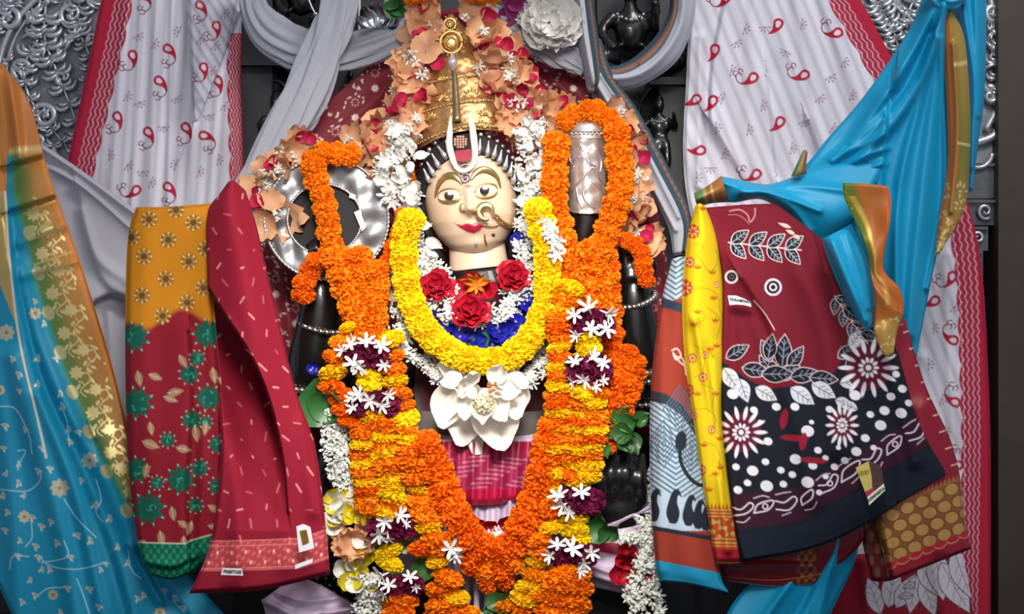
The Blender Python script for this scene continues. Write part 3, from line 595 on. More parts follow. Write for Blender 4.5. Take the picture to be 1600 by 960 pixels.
def paint_red(p):
    p.c[:] = lin('#84142a'); i = np.arange(len(p.X)); X, Y = p.X, p.Y
    k = 0
    for y in range(305, 850, 27):
        for x in range(300 + (k % 2) * 18, 520, 37):
            a = 60 + rr.uniform(-25, 25); p.line([(x + rr.uniform(-9, 9), y + rr.uniform(-8, 8)), (x + 7 * math.cos(math.radians(a)), y + 7 * math.sin(math.radians(a)))], 3.2, '#d98a86', .1, rr.uniform(.15, .7))
        k += 1
    e = np.interp(X, [300, 360, 420, 470, 515], [892, 892, 890, 888, 872])
    band = np.clip((Y - (e - 46)) / 2, 0, 1) * np.clip((e - Y) / 2, 0, 1); p.put(i, band * .45, '#d05a5c')
    for o, op in ((-46, .8), (-38, .6), (-3, .8), (0, .6)): p.put(i, np.clip(1.3 - np.abs(Y - e - o), 0, 1) * op, '#e58a84', .1)
    p.put(i, band * (np.sin(X / 2.6) * np.sin(Y / 2.2 + X / 5) > .35) * .4, '#e07a78')
    for x in range(318, 515, 22):
        ex = np.interp(x, [300, 360, 420, 470, 515], [892, 892, 890, 888, 872]); p.ell(x, ex - 28, 3, 1.8, 100, '#f2b0a6', .1); p.ell(x + 8, ex - 12, 3, 1.8, 110, '#f2b0a6', .1)
r = empty('red_saree', V(400, 935, -.2), 'bright red saree with small pale dashes and paper tags, hanging beside the mustard one', 'saree')
cloth('drape', [[(345, 300, .03), (362, 282, .0), (384, 298, .03)], [(324, 335, .02), (360, 330, -.02), (400, 350, .02)], [(324, 420, .02), (375, 420, -.02), (421, 440, .02)], [(328, 500, .02), (390, 510, -.02), (441, 525, .02)], [(340, 600), (410, 610, -.01), (464, 615, .02)], [(344, 720), (425, 715, -.01), (493, 700, .02)], [(328, 850), (425, 825), (508, 812, .01)], [(296, 928), (410, 922), (516, 898, .01)]], -.25, paint_red, georgette, 1.25,
    [('h', [(326, 446), (352, 488), (395, 556), (425, 630), (445, 720), (452, 800)], 5, .19, 85, 830, 220), ('r', [(352, 500), (390, 580), (420, 680), (440, 790)], 10, .006), ('r', [(400, 600), (440, 760), (450, 880)], 22, .010), ('r', [(345, 620), (370, 760), (372, 880)], 16, .012), ('r', [(470, 660), (490, 800)], 12, .008)], roll=.014, wob=.003, parent=r)
tagm = mat('tag_paper', '#d9d5dd', .7, noise=.03, bump=0)
def text(s, x, y, h, ang, yd, m, parent, nm='lettering', bold=False, tilt=0.0):
    c = bpy.data.curves.new(nm, 'FONT'); c.body = s; c.size = h * PX * 1.3 * (1 + yd / DIST); c.align_x = 'CENTER'; c.align_y = 'CENTER'; c.extrude = .0003; c.offset = .0002 if bold else 0
    o = bpy.data.objects.new(nm, c); COL.objects.link(o); o.location = W(x, y, yd); o.rotation_euler = (math.pi / 2, math.radians(ang), 0)
    dg = bpy.context.evaluated_depsgraph_get(); dg.update(); me = bpy.data.meshes.new_from_object(o.evaluated_get(dg)); me.transform(o.matrix_world); bpy.data.objects.remove(o)
    me.materials.clear(); return link(nm, me, m, parent)
ink = mat('dark_ink', '#33323c', .7, bump=0); goldfoil = mat('gold_foil', '#b08a3c', .35, 1.0, .3, 60, .3)
t = MB(); t.add(slab([(463, 823), (474, 819), (485, 824), (491, 857), (467, 864)], -.305, .001)); t = t.build('paper_tag', tagm, r, False); t['label'] = 'white paper tag with gold square'
g = MB(); g.add(slab([(468, 830), (479, 828), (483, 848), (473, 852)], -.307, .001)); g.build('gold_square', goldfoil, t, False)
g = MB(); g.add(slab([(461, 883), (489, 873), (488, 880), (461, 890)], -.300, .001)); g.build('sticker', tagm, r, False)
g = MB(); g.add(slab([(348, 888), (378, 889), (380, 900), (345, 899)], -.29, .001)); g = g.build('sticker', tagm, r, False)
text('PRESTIGE', 363, 894, 5.2, 2, -.2915, ink, g, bold=True)

# ------------------------------------------------------------------ sarees offered at the right
def paint_terra(p):
    p.c[:] = lin('#8c3426'); i = np.arange(len(p.X)); X, Y = p.X, p.Y; N_ = '#1f2632'; LB = '#a9bccb'
    def zone(m): p.put(i, m, LB); ph = np.abs(((X - 1012) / 44) % 2 - 1); p.put(i, m * (np.sin((Y + ph * 30) * 2 * math.pi / 8.5) > .25) * .9, '#4a5e70')
    zone(np.clip(((478 - .35 * (X - 1030)) - Y) / 1.5, 0, 1) * (Y < 500)); lo = np.interp(X, [1012, 1040, 1065, 1090, 1110], [622, 628, 645, 680, 720])
    p.put(i, np.clip(8 - np.abs(Y - np.interp(X, [1010, 1060, 1100], [466, 480, 500])), 0, 1), '#2a3644')
    zone(np.clip((Y - lo) / 1.5, 0, 1) * np.clip((828 - Y) / 1.5, 0, 1))
    p.put(i, np.clip(9 - np.abs(Y - lo + 4), 0, 1), '#2a3039')
    for c_ in ((1037, 694), (1080, 700), (1062, 640)):
        for rad in range(5, 40, 8): p.line([(c_[0], c_[1] - rad), (c_[0] + rad * .7, c_[1]), (c_[0], c_[1] + rad), (c_[0] - rad * .7, c_[1]), (c_[0], c_[1] - rad)], 2.0, '#4a5e70')
    p.put(i, np.clip((Y - 764 - .25 * (X - 1020)) / 2, 0, 1) * (Y < 830), LB)
    p.ell(1064, 690, 9, 16, 5, N_); p.line([(1062, 695), (1064, 722), (1076, 745), (1092, 758), (1106, 758)], 6, N_, curve=20)
    for x, y, s in ((1022, 792, .95), (1053, 794, 1.0), (1077, 800, .9), (1092, 806, .85), (1104, 810, .8)):
        p.poly([(x - 7 * s, y + 24 * s), (x - 12 * s, y + 8 * s), (x - 7 * s, y - 14 * s), (x, y - 28 * s), (x + 8 * s, y - 28 * s), (x + 12 * s, y - 16 * s), (x + 7 * s, y - 20 * s), (x + 5 * s, y - 8 * s), (x + 9 * s, y + 8 * s), (x + 4 * s, y + 24 * s)], N_, curve=40)
    l2 = 826 + (X - 1020) * .18; p.put(i, np.clip((Y - l2 + 5) / 1.5, 0, 1), N_); p.put(i, np.clip((Y - l2 - 2) / 1.5, 0, 1), '#8c3426')
    l3 = 874 + (X - 1020) * .2; p.put(i, np.clip((Y - l3) / 1.5, 0, 1), '#1c86ad')
    p.line([(1050, 548), (1058, 545), (1064, 556), (1056, 562), (1052, 552), (1062, 566), (1070, 572), (1072, 586)], 2.4, '#dbb9b4', curve=24); p.line([(1054, 556), (1066, 560), (1070, 568)], 2, '#dbb9b4')
cl = cloth('printed_saree', [[(1050, 405, .02), (1060, 402), (1074, 400, .02)], [(1034, 470, .02), (1058, 475, -.015), (1084, 480)], [(1019, 580, .02), (1052, 580, -.015), (1088, 590)], [(1015, 690, .02), (1052, 695, -.015), (1098, 700)], [(1018, 800, .02), (1060, 805, -.015), (1112, 815)], [(1024, 880, .02), (1075, 888, -.01), (1126, 900)], [(1030, 908, .02), (1082, 914), (1140, 928)]], -.21, paint_terra, georgette, 1.2,
    [('r', [(1032, 500), (1030, 890)], 12, .012), ('r', [(1090, 640), (1130, 915)], 10, .006)], roll=.014, wob=.002)
tag(cl, 'terracotta and pale blue paisley saree with turquoise hem, folded left of the yellow one', 'saree')

def paint_yellow(p):
    p.c[:] = lin('#d8b814'); i = np.arange(len(p.X)); X, Y = p.X, p.Y; RD = '#b8481c'
    for x, y, s in ((1083, 362, 12), (1078, 410, 9), (1070, 450, 14), (1076, 610, 10), (1098, 590, 8), (1082, 560, 8), (1096, 735, 9), (1112, 672, 7), (1085, 650, 6), (1120, 445, 5), (1102, 555, 6)):
        p.burst(x, y, 9, 2, s, s * .3, RD, sx=.9); p.ell(x, y, s * .6, s * .6, 0, RD); p.burst(x, y, 7, s * .3, s * .7, 1.1, '#f0cf88')
    for x, y in ((1113, 430), (1115, 470), (1090, 492), (1118, 505), (1084, 512), (1110, 550), (1120, 545), (1090, 620), (1118, 620), (1100, 700), (1125, 690), (1118, 745), (1108, 770), (1090, 422), (1098, 330), (1125, 735)):
        for k in (-40, 0, 40): p.ell(x + 5 * math.cos(math.radians(k - 90)), y + 5 * math.sin(math.radians(k - 90)), 3.4, 1.4, k - 90, RD)
    for q in (((1075, 460), (1095, 450), (1120, 460), (1125, 490)), ((1075, 490), (1080, 505), (1100, 500), (1098, 485)), ((1085, 540), (1100, 550), (1098, 580), (1085, 590)), ((1090, 400), (1110, 425), (1122, 405), (1118, 390)), ((1085, 640), (1105, 640), (1118, 655), (1110, 680)), ((1100, 690), (1120, 700), (1125, 730), (1108, 745)), ((1105, 480), (1125, 500), (1120, 530)), ((1085, 380), (1098, 385), (1092, 398)), ((1095, 600), (1115, 610), (1112, 640))): p.line(q, 1.2, '#98891c', curve=16)
    t = 795 + (X - 1110) * .03; p.put(i, np.clip((Y - t) / 1.5, 0, 1), '#b3491d'); d = Y - t
    for a, b_ in ((2, 1.5), (7, 1.5), (12, 1.5), (47, 1.5), (53, 2), (58, 1.2)): p.put(i, np.clip(b_ - np.abs(d - a), 0, 1), '#d9ae5c', .4)
    p.put(i, (d > 15) * (d < 45) * (np.sin(X / 1.7) + np.sin(d / 2.1 + X / 6) + np.sin(X / 4.3 - d / 3) > .7), '#dcb669', .5)
    p.put(i, np.clip((d - 62) / 1.5, 0, 1), '#a31a2c'); p.put(i, np.clip(1.4 - np.abs(d - 84), 0, 1), '#d79c5c')
    for x in range(1100, 1165, 6): p.poly([(x - 2.5, 796), (x, 786), (x + 2.5, 796)], '#b3491d')
cl = cloth('printed_saree', [[(1086, 322, .02), (1093, 318, -.01), (1102, 322, .02)], [(1074, 375, .01), (1098, 370, -.02), (1122, 378, .02)], [(1066, 460), (1100, 460, -.02), (1132, 460, .02)], [(1070, 560), (1102, 560, -.02), (1132, 565, .02)], [(1084, 660), (1106, 660, -.015), (1128, 660, .02)], [(1100, 770), (1122, 770, -.01), (1142, 770, .02)], [(1118, 883), (1138, 882), (1160, 880, .02)]], -.245, paint_yellow, georgette, 1.1,
    [('r', [(1085, 500), (1112, 640), (1138, 860)], 7, .014), ('s', [(1112, 560), (1118, 640), (1125, 720)], 4, .010, 20), ('r', [(1085, 380), (1082, 500)], 12, .010)], roll=.02, wob=.002)
tag(cl, 'narrow bright yellow saree with small red flowers, between the terracotta and maroon ones', 'saree')

def paint_navy(p):
    NV, MR, WH = '#151925', '#6b1425', '#c9c9d2'
    p.c[:] = lin(MR); i = np.arange(len(p.X)); X, Y = p.X, p.Y
    edge = np.interp(X, [1100, 1130, 1165, 1200, 1250, 1300, 1330, 1400, 1450], [560, 565, 590, 608, 600, 585, 545, 470, 480])
    p.put(i, np.clip((Y - edge) / 2, 0, 1), NV)
    base = np.interp(X, [1130, 1250, 1380, 1480], [795, 778, 700, 640])      # striped lower border
    p.put(i, np.clip((Y - base + 22) / 10, 0, 1) * np.clip((base + 40 - Y) / 6, 0, 1) * .75, '#3a1226'); p.put(i, np.clip((Y - base - 42) / 4, 0, 1), '#141d2b')
    def spray(x, y, a, s=1.0):
        c, n = math.cos(math.radians(a)), math.sin(math.radians(a))
        p.line([(x - 60 * s * c, y - 60 * s * n), (x + 60 * s * c, y + 60 * s * n)], 2.2, '#d5b7b9')
        for t in (-55, -25, 5, 35):
            for sg in (1, -1): p.leaf(x + t * s * c, y + t * s * n, 34 * s, 9 * s, a + sg * 42, NV, '#d9c3c6', '#9aa0ad')
    spray(1195, 385, 6, .95)
    for x, y, r0 in ((1143, 433, 9), (1208, 449, 12)): p.ring(x, y, r0, 3.2, '#c9c9d6'); p.ring(x, y, r0 - 4, 3, NV); p.ring(x, y, r0 - 7, 2.4, '#c9c9d6'); p.ell(x, y, 3, 3, 0, NV)
    for x, y, a, l in ((1215, 590, -130, 44), (1222, 575, -85, 52), (1232, 575, -55, 40), (1205, 565, -115, 36), (1215, 592, -30, 40), (1135, 560, -30, 40), (1160, 575, 10, 44), (1190, 585, 0, 50), (1235, 590, -10, 46), (1265, 590, 5, 44), (1200, 562, -80, 40)): p.leaf(x, y, l, l * .25, a, NV, '#d5bdc4', '#8d93a3')
    spray(1330, 500, 55, .75)
    for x, y, a, l in ((1318, 480, 40, 34), (1345, 520, 20, 30), (1310, 560, -40, 34), (1330, 590, 10, 36)): p.leaf(x, y, l, l * .25, a, NV, '#d5bdc4', '#8d93a3')
    for x, y, a, l in ((1130, 575, 55, 44), (1155, 592, 70, 40), (1180, 606, 30, 40), (1235, 606, 35, 46), (1268, 600, 30, 44), (1320, 570, -20, 40), (1312, 600, -10, 36), (1305, 625, 20, 30), (1328, 545, -60, 34), (1340, 640, 200, 30)): p.leaf(x, y, l, l * .28, a, WH, None, '#555c6c')
    for x, y, R in ((1158, 676, 40), (1316, 665, 34), (1357, 575, 46)):
        sx = .75 if x == 1316 else 1
        p.ell(x, y, R * .78 * sx, R * .78, 0, '#5a1530'); p.burst(x, y, 14, R * .5, R * 1.02, R * .075, '#dcd9e0', sx); p.burst(x, y, 11, R * .17, R * .36, R * .055, '#dcd9e0', sx); p.ell(x, y, R * .10, R * .10, 0, '#dcd9e0')
    for x, y, a in ((1145, 616, 9), (1178, 641, 6), (1213, 636, 7), (1242, 636, 7), (1296, 640, 6), (1262, 674, 10), (1200, 690, 7), (1196, 722, 6), (1150, 730, 6), (1176, 736, 9), (1243, 718, 9), (1270, 728, 7), (1278, 704, 6), (1220, 735, 6), (1238, 742, 6), (1198, 760, 10), (1168, 755, 6), (1224, 757, 6), (1153, 766, 7), (1262, 754, 10), (1290, 716, 5), (1304, 730, 6), (1290, 745, 5), (1336, 618, 9), (1382, 642, 8), (1392, 620, 7), (1408, 646, 9), (1410, 608, 7), (1376, 665, 9), (1352, 685, 7), (1338, 706, 8), (1360, 648, 6), (1320, 720, 6), (1420, 630, 6), (1365, 700, 5), (1280, 770, 5), (1310, 700, 4), (1188, 660, 4), (1400, 585, 6), (1268, 660, 4)): p.ell(x, y, a, a * .85, 20, '#dad8df')
    for x, y, s in ((1225, 655, 16), (1255, 690, 14)): p.ell(x, y, s, 6, 100, '#8c1730', 0, .9); p.ell(x + 16, y + 30, 22, 5, 5, '#8c1730', 0, .8)
    sl = lambda x: np.interp(x, [1130, 1250, 1380, 1480], [795, 778, 700, 640])
    for x in list(range(1160, 1460, 34)):
        y = sl(x) + 8; a = math.degrees(math.atan2(sl(x + 20) - sl(x - 20), 40)); c, n = math.cos(math.radians(a)), math.sin(math.radians(a)); T = lambda u, v: (x + u * c - v * n, y + u * n + v * c)
        kk = (x - 1160) // 34; h_ = 1 + .25 * (kk % 3 - 1)
        p.line([T(-17 * h_, 6), T(-8, -7 * h_), T(16 * h_, -9), T(6, 4 * h_), T(-17 * h_, 6)] if kk % 2 else [T(-15, -8), T(-2, -3 * h_), T(13, -11), T(18, -4), T(4, 7 * h_), T(-16, 5)], 2.4, '#cfc6d2', curve=20)
        p.line([T(-14, -14 - 3 * h_), T(0, -19), T(10, -15 * h_)] if kk % 3 else [T(-12, 15), T(0, 18), T(10, 12)], 2, '#b9aebb', curve=8)
        if kk % 3 == 1: p.ring(*T(2, -2), 4, 2, '#cfc6d2')
        if kk % 3 == 2: p.line([T(-8, 16), T(6, 13)], 2.2, '#a99cab')
    for x, y, a, l in ((1236, 356, 200, 22), (1242, 366, 205, 16), (1250, 372, 200, 12)): p.leaf(x, y, l, 3, a, '#dcb6a8')
    p.line([(1140, 330), (1156, 328), (1168, 336), (1172, 347), (1179, 338), (1180, 326)], 2, '#c07f86', curve=24); p.line([(1138, 336), (1152, 336), (1164, 343), (1170, 350)], 1.5, '#a9616c', curve=14)
    p.line([(1178, 470), (1195, 490), (1210, 515)], 2, '#c9a3ac', curve=8)
r = empty('printed_saree', V(1270, 860, -.24), 'maroon and navy block-printed saree with white dots and leaves, on the right', 'saree')
cloth('drape', [[(1098, 325, .03), (1160, 320, .0), (1212, 318, .03)], [(1118, 380, .01), (1195, 380, -.01), (1285, 375, .03)], [(1128, 450), (1220, 450, -.02), (1342, 440, .02)], [(1124, 560), (1250, 560, -.02), (1396, 535, .02)], [(1126, 650), (1270, 650, -.02), (1426, 628, .02)], [(1134, 740), (1280, 740, -.02), (1456, 692, .02)], [(1148, 830), (1290, 815, -.01), (1474, 726, .02)], [(1158, 880), (1300, 846), (1480, 742, .02)]], -.23, paint_navy, georgette, 1.2,
    [('r', [(1140, 400), (1180, 500), (1240, 640), (1270, 780)], 16, .012), ('s', [(1160, 440), (1195, 500), (1215, 560)], 5, .012, 28), ('r', [(1240, 400), (1290, 520), (1310, 700)], 20, .016), ('s', [(1290, 430), (1330, 560), (1390, 700), (1400, 780)], 8, -.014, 50), ('r', [(1390, 560), (1430, 720)], 14, .012), ('r', [(1145, 480), (1150, 860)], 10, .008)], roll=.02, wob=.003, parent=r)
g = MB(); vs, fs = slab([(1137, 462), (1140, 477), (1150, 476), (1163, 477), (1174, 480), (1173, 472), (1163, 467), (1150, 462)], -.275, .001); g.add((vs, fs)); g = g.build('woven_label', tagm, r, False); g['label'] = 'small cream woven label'
text('PARAMPARA', 1157, 470, 4.6, 8, -.2765, ink, g, bold=True)
t = MB(); t.add(slab([(1337, 731), (1358, 720), (1376, 728), (1381, 756), (1383, 767), (1358, 790)], -.285, .0015)); t = t.build('hang_tag', mat('tag_dark_photo', '#4a2d2c', .4, bump=0), r, False); t['label'] = 'glossy hang tag with gold panel'
g = MB(); g.add(slab([(1337, 731), (1357, 721), (1362, 745), (1363, 763), (1352, 770)], -.288, .001)); g.build('gold_panel', mat('tag_gold', '#d6c26a', .35, .5, .2, 80, .2), t, False)
g = MB(); g.add(slab([(1352, 769), (1365, 762), (1366, 768), (1354, 776)], -.288, .001)); g.build('red_panel', mat('tag_red', '#a3263c', .5, bump=0), t, False)
g = MB(); g.add(slab([(1355, 777), (1381, 756), (1383, 767), (1358, 790)], -.288, .001)); g.build('white_panel', mat('tag_white', '#dcdcc6', .5, bump=0), t, False)
text('KANHAIYA', 1369, 773, 5.0, -38, -.2895, ink, t, bold=True)
for k, (a, b_) in enumerate(((1345, 740), (1350, 739), (1355, 738))): g = MB(); g.add(ptube([(a + 2.2 * math.cos(q / 7 * 6.28), b_ + 3 * math.sin(q / 7 * 6.28), -.289) for q in range(8)], [.5, .5], n=14, sides=4)); g.build('emblem', mat('tag_emblem', '#8a7426', .5, bump=0), t)

def paint_gold(p):
    p.c[:] = lin('#85142a'); i = np.arange(len(p.X)); X, Y = p.X, p.Y
    top = np.interp(X, [1340, 1400, 1490, 1520], [838, 790, 752, 748]); bot = np.interp(X, [1340, 1390, 1515, 1530], [905, 884, 832, 826])
    b = np.clip((Y - top) / 2, 0, 1) * np.clip((bot - Y) / 2, 0, 1); p.put(i, b, '#8a5330', .25)
    for r_ in range(4):
        for k in range(7):
            t = (k + .5 * (r_ % 2)) / 6; x = 1372 + t * 138; y0 = np.interp(x, [1340, 1400, 1490, 1520], [838, 790, 752, 748]); y1 = np.interp(x, [1340, 1390, 1515, 1530], [905, 884, 832, 826])
            y = y0 + (y1 - y0) * (.13 + r_ * .245); p.ell(x, y, 12, 10, -20, '#6b3a20', .2); p.ell(x, y, 10.4, 8.6, -20, '#c39656', .55)
    for k in range(22):
        x = 1372 + k * 6.5; y = np.interp(x, [1340, 1400, 1490, 1520], [838, 790, 752, 748]); p.poly([(x - 3, y + 1), (x + 1, y - 9), (x + 4, y + 1)], '#a3673c', .2)
        y = np.interp(x, [1340, 1390, 1515, 1530], [905, 884, 832, 826])
        if k % 3 == 0: p.ell(x, y + 2, 10, 5, -20, '#c07a4c', .2); p.ell(x, y, 9, 5, -20, '#a3172c')
    for y in range(520, 740, 26): p.line([(1412 + (y - 520) * .36, y), (1421 + (y - 520) * .36, y - 3)], 2, '#e3b9a0')
r = empty('red_saree', V(1440, 908, -.17), 'crimson saree end with bronze roundel border, peeping below the navy print at lower right', 'saree')
cloth('drape', [[(1340, 500), (1380, 500), (1414, 498)], [(1370, 600), (1405, 600), (1445, 600)], [(1380, 700), (1430, 690), (1486, 690)], [(1368, 800), (1430, 790), (1502, 758)], [(1378, 860), (1446, 838), (1508, 816)], [(1392, 908), (1450, 885), (1518, 858)]], -.19, paint_gold, silk, 1.2, [('r', [(1440, 640), (1470, 860)], 16, .010), ('r', [(1380, 800), (1398, 900)], 8, .010)], roll=.02, wob=.002, parent=r)
def paint_flap(p):
    p.c[:] = lin('#5c1119'); i = np.arange(len(p.X)); p.put(i, (np.sin(p.X / 3) * np.sin(p.Y / 6) > .3) * (p.Y > 790) * .6, '#8a6438', .4)
cloth('inner_fold', [[(1340, 780), (1360, 780), (1380, 780)], [(1348, 850), (1366, 850), (1384, 850)], [(1362, 908), (1376, 910), (1392, 908)]], -.15, paint_flap, silk, 1.8, roll=.01, parent=r)
def paint_under(p):
    p.c[:] = lin('#6d1019'); i = np.arange(len(p.X)); p.put(i, np.clip(2 - np.abs(p.dl * 0 + (1 - p.V) * p.hei - 3), 0, 1), '#c9974f', .4)
    p.put(i, np.clip(1.5 - np.abs((1 - p.V) * p.hei - 22), 0, 1) * .6, '#c9974f', .3); p.put(i, (p.X > 1245) * (p.X < 1275) * (np.sin(p.X / 2) * np.sin(p.Y / 3) > 0) * .6, '#a3703c', .4)
cl = cloth('maroon_saree_edge', [[(1125, 850), (1220, 840), (1345, 800)], [(1126, 885), (1220, 880), (1345, 850)], [(1132, 908, .02), (1210, 918, .02), (1270, 915, .02)]], -.17, paint_under, silk, 1.6, [('r', [(1130, 885), (1270, 885)], 6, .012)], wob=.002)
tag(cl, 'dark maroon folded saree edge with gold piping, under the navy print hem', 'saree')

# blue silk saree knotted at the upper right
BL, BD = '#0b8dba', '#0a6d9c'
def paint_silk(p):
    p.c[:] = lin(BL)
def paint_zari(p):
    p.c[:] = lin('#a9652b'); i = np.arange(len(p.X)); u = p.U
    p.put(i, np.clip((u - .42) * 8, 0, 1), '#7f7a35', .35); p.put(i, np.clip((u - .5) * 6, 0, 1) * (np.sin(p.V * 9) * .5 + .5), '#b28f48', .5)
    p.put(i, np.clip((p.V - .68) * 9, 0, 1), '#b58a45', .45); p.put(i, np.clip((.16 - u) * 20, 0, 1), '#bd6428')
    for k in range(60):
        v = rr.uniform(.66, 1); j = np.nonzero((np.abs(p.V - v) < .012))[0]
        if len(j): q = j[rr.randrange(len(j))]; p.ell(p.X[q], p.Y[q], rr.uniform(2, 4.5), 1.6, rr.uniform(0, 180), '#e7cf8c', .6)
    for v in (.26, .50): p.put(i, np.clip(1 - np.abs(p.V - v) * 120, 0, 1) * (u > .4), '#ead494', .6)
r = empty('blue_silk_saree', V(1480, 10, -.12), 'bright blue silk saree with gold zari border knotted at upper right and draped down', 'saree')
cloth('drape', [[(1452, -30), (1470, -30, -.03), (1490, -30, -.03), (1512, -30)], [(1418, 50), (1440, 52, -.03), (1460, 50, -.02), (1482, 40)], [(1350, 150), (1390, 152, -.03), (1430, 152, -.01), (1492, 150)], [(1278, 235), (1350, 245, -.02), (1420, 250, -.02), (1500, 250)], [(1240, 300), (1330, 310, -.01), (1420, 320, -.02), (1486, 330)], [(1300, 380, .02), (1360, 390, -.01), (1415, 390, -.02), (1465, 395)], [(1368, 470, .02), (1395, 470, -.01), (1420, 470, -.015), (1447, 480)], [(1398, 560, .02), (1410, 562), (1420, 562), (1432, 560)]], -.10, paint_silk, silk, 1.8,
    [('r', [(1470, -10), (1420, 90), (1340, 210), (1270, 280)], 9, .018), ('r', [(1478, 0), (1440, 120), (1390, 200), (1290, 300)], 8, .016), ('r', [(1482, 10), (1462, 140), (1440, 320), (1420, 520)], 12, .018), ('r', [(1476, 10), (1440, 150), (1405, 300), (1400, 480)], 8, .014), ('s', [(1455, 60), (1415, 140), (1385, 180)], 5, .012, 22), ('s', [(1400, 110), (1390, 160), (1330, 225)], 5, .010, 25), ('s', [(1388, 160), (1380, 290)], 3, -.010, 30), ('r', [(1300, 250), (1380, 210)], 6, .010), ('r', [(1270, 275), (1385, 232)], 5, .010), ('r', [(1260, 300), (1380, 255)], 6, .010), ('r', [(1470, 60), (1478, 300), (1450, 450)], 6, .012)], wob=.004, parent=r)
cloth('back_panel', [[(1490, -30), (1515, -30, -.02), (1541, -30)], [(1488, 50), (1520, 50, -.02), (1541, 50)], [(1505, 150), (1524, 150, -.02), (1538, 150)], [(1512, 230), (1520, 230, -.02), (1528, 230)], [(1514, 300), (1516, 300), (1519, 300)]], -.08, paint_silk, silk, 2.2, [('r', [(1500, -20), (1520, 120), (1516, 260)], 6, .012), ('r', [(1525, -20), (1530, 180)], 6, .012)], wob=.003, parent=r)
cloth('zari_border', [[(1474, 20), (1482, 14, -.01), (1490, 18)], [(1474, 70), (1490, 70, -.01), (1508, 66)], [(1480, 180), (1498, 182, -.01), (1516, 184)], [(1480, 260), (1497, 262, -.01), (1514, 264)], [(1468, 340), (1486, 342, -.01), (1506, 330)], [(1460, 400), (1468, 396), (1478, 380)]], -.135, paint_zari, silk, 1.3, [('r', [(1490, 70), (1496, 200), (1486, 330)], 5, .008)], roll=.008, rollw=5, parent=r)['label'] = 'orange and gold zari border strip'
knot = MB(); rg = lambda t, th: 1 + .2 * np.sin(7 * th + 9 * t) + .12 * np.sin(13 * th - 14 * t)
knot.add(ptube([(1450, -14, -.13), (1466, -2, -.15), (1488, 0, -.15), (1508, -16, -.12)], [9, 13, 12, 10], n=30, sides=40, ridges=rg)); knot.build('knot', mat('blue_silk_plain', BL, .42, noise=.05, scale=20, bump=.05), r)
cloth('sash', [[(1118, 290, .02), (1124, 282), (1130, 276, .02)], [(1140, 316, .01), (1150, 296, -.02), (1160, 282, .02)], [(1190, 312, .01), (1195, 300, -.03), (1200, 288, .02)], [(1232, 340, .01), (1238, 310, -.03), (1240, 276, .02)], [(1262, 374, .01), (1280, 320, -.03), (1268, 262, .02)], [(1282, 388, .02), (1310, 330, -.03), (1330, 250, .02)], [(1300, 378, .03), (1340, 330, -.02), (1390, 250, .02)]], -.15, paint_silk, silk, 1.6, [('r', [(1120, 284), (1200, 300), (1280, 330)], 5, .010), ('r', [(1160, 300), (1230, 320), (1265, 360)], 6, .012), ('r', [(1200, 290), (1260, 290), (1340, 300)], 6, .010)], wob=.003, parent=r)
def paint_cuff(p): p.c[:] = lin('#8a5a2c'); i = np.arange(len(p.X)); p.put(i, np.clip((.5 - p.U) * 4, 0, 1), '#5f8a5c', .2); p.put(i, np.clip(1 - np.abs(p.U - .35) * 12, 0, 1), '#d9bf72', .6); p.put(i, np.clip(1 - np.abs(p.U - .6) * 20, 0, 1), '#d9bf72', .5)
cloth('zari_cuff', [[(1084, 302, .02), (1106, 290), (1128, 274, .02)], [(1086, 312, -.02), (1108, 302, -.03), (1132, 292, -.02)], [(1090, 324, .02), (1112, 318), (1140, 316, .02)]], -.165, paint_cuff, silk, 1.2, parent=r)['label'] = 'gold and green zari end'
cloth('zari_corner', [[(1254, 236, .01), (1258, 234), (1262, 238, .01)], [(1244, 258, 0), (1252, 258, -.01), (1260, 256)], [(1236, 276, 0), (1246, 276, -.01), (1260, 272)]], -.165, paint_cuff, silk, 1.4, parent=r)
cloth('flap', [[(1284, 372, .02), (1300, 366, -.01), (1330, 350, .02)], [(1292, 400, .01), (1320, 398, -.02), (1352, 400, .01)], [(1312, 450, .01), (1336, 450, -.02), (1364, 440, .01)], [(1334, 490, .01), (1350, 490, -.01), (1366, 470, .01)], [(1352, 516), (1358, 516), (1364, 510)]], -.27, paint_silk, silk, 1.8, [('r', [(1300, 380), (1350, 500)], 8, .016), ('r', [(1322, 366), (1358, 480)], 6, .012), ('s', [(1296, 392), (1330, 470)], 4, .010, 16)], wob=.003, parent=r)
def paint_ribbon(p):
    p.c[:] = lin('#a35c24'); i = np.arange(len(p.X)); u = p.U
    p.put(i, np.clip((.42 - u) * 5, 0, 1) * np.clip((.55 - p.V) * 5, 0, 1), '#5d6a24', .2); p.put(i, np.clip(1 - np.abs(u - np.clip(.08 + p.V * .9, 0, .45)) * 9, 0, 1) * (p.V > .1) * (p.V < .7), '#d8b355', .7)
    p.put(i, np.clip((u - .78) * 9, 0, 1), '#b55a22'); p.put(i, np.clip((p.V - .76) * 20, 0, 1), '#c59a50', .5)
    for k in range(90):
        q = rr.randrange(len(p.X))
        if p.V[q] > .78: p.ell(p.X[q], p.Y[q], rr.uniform(2, 4), 1.4, rr.uniform(0, 180), '#ecd592', .6)
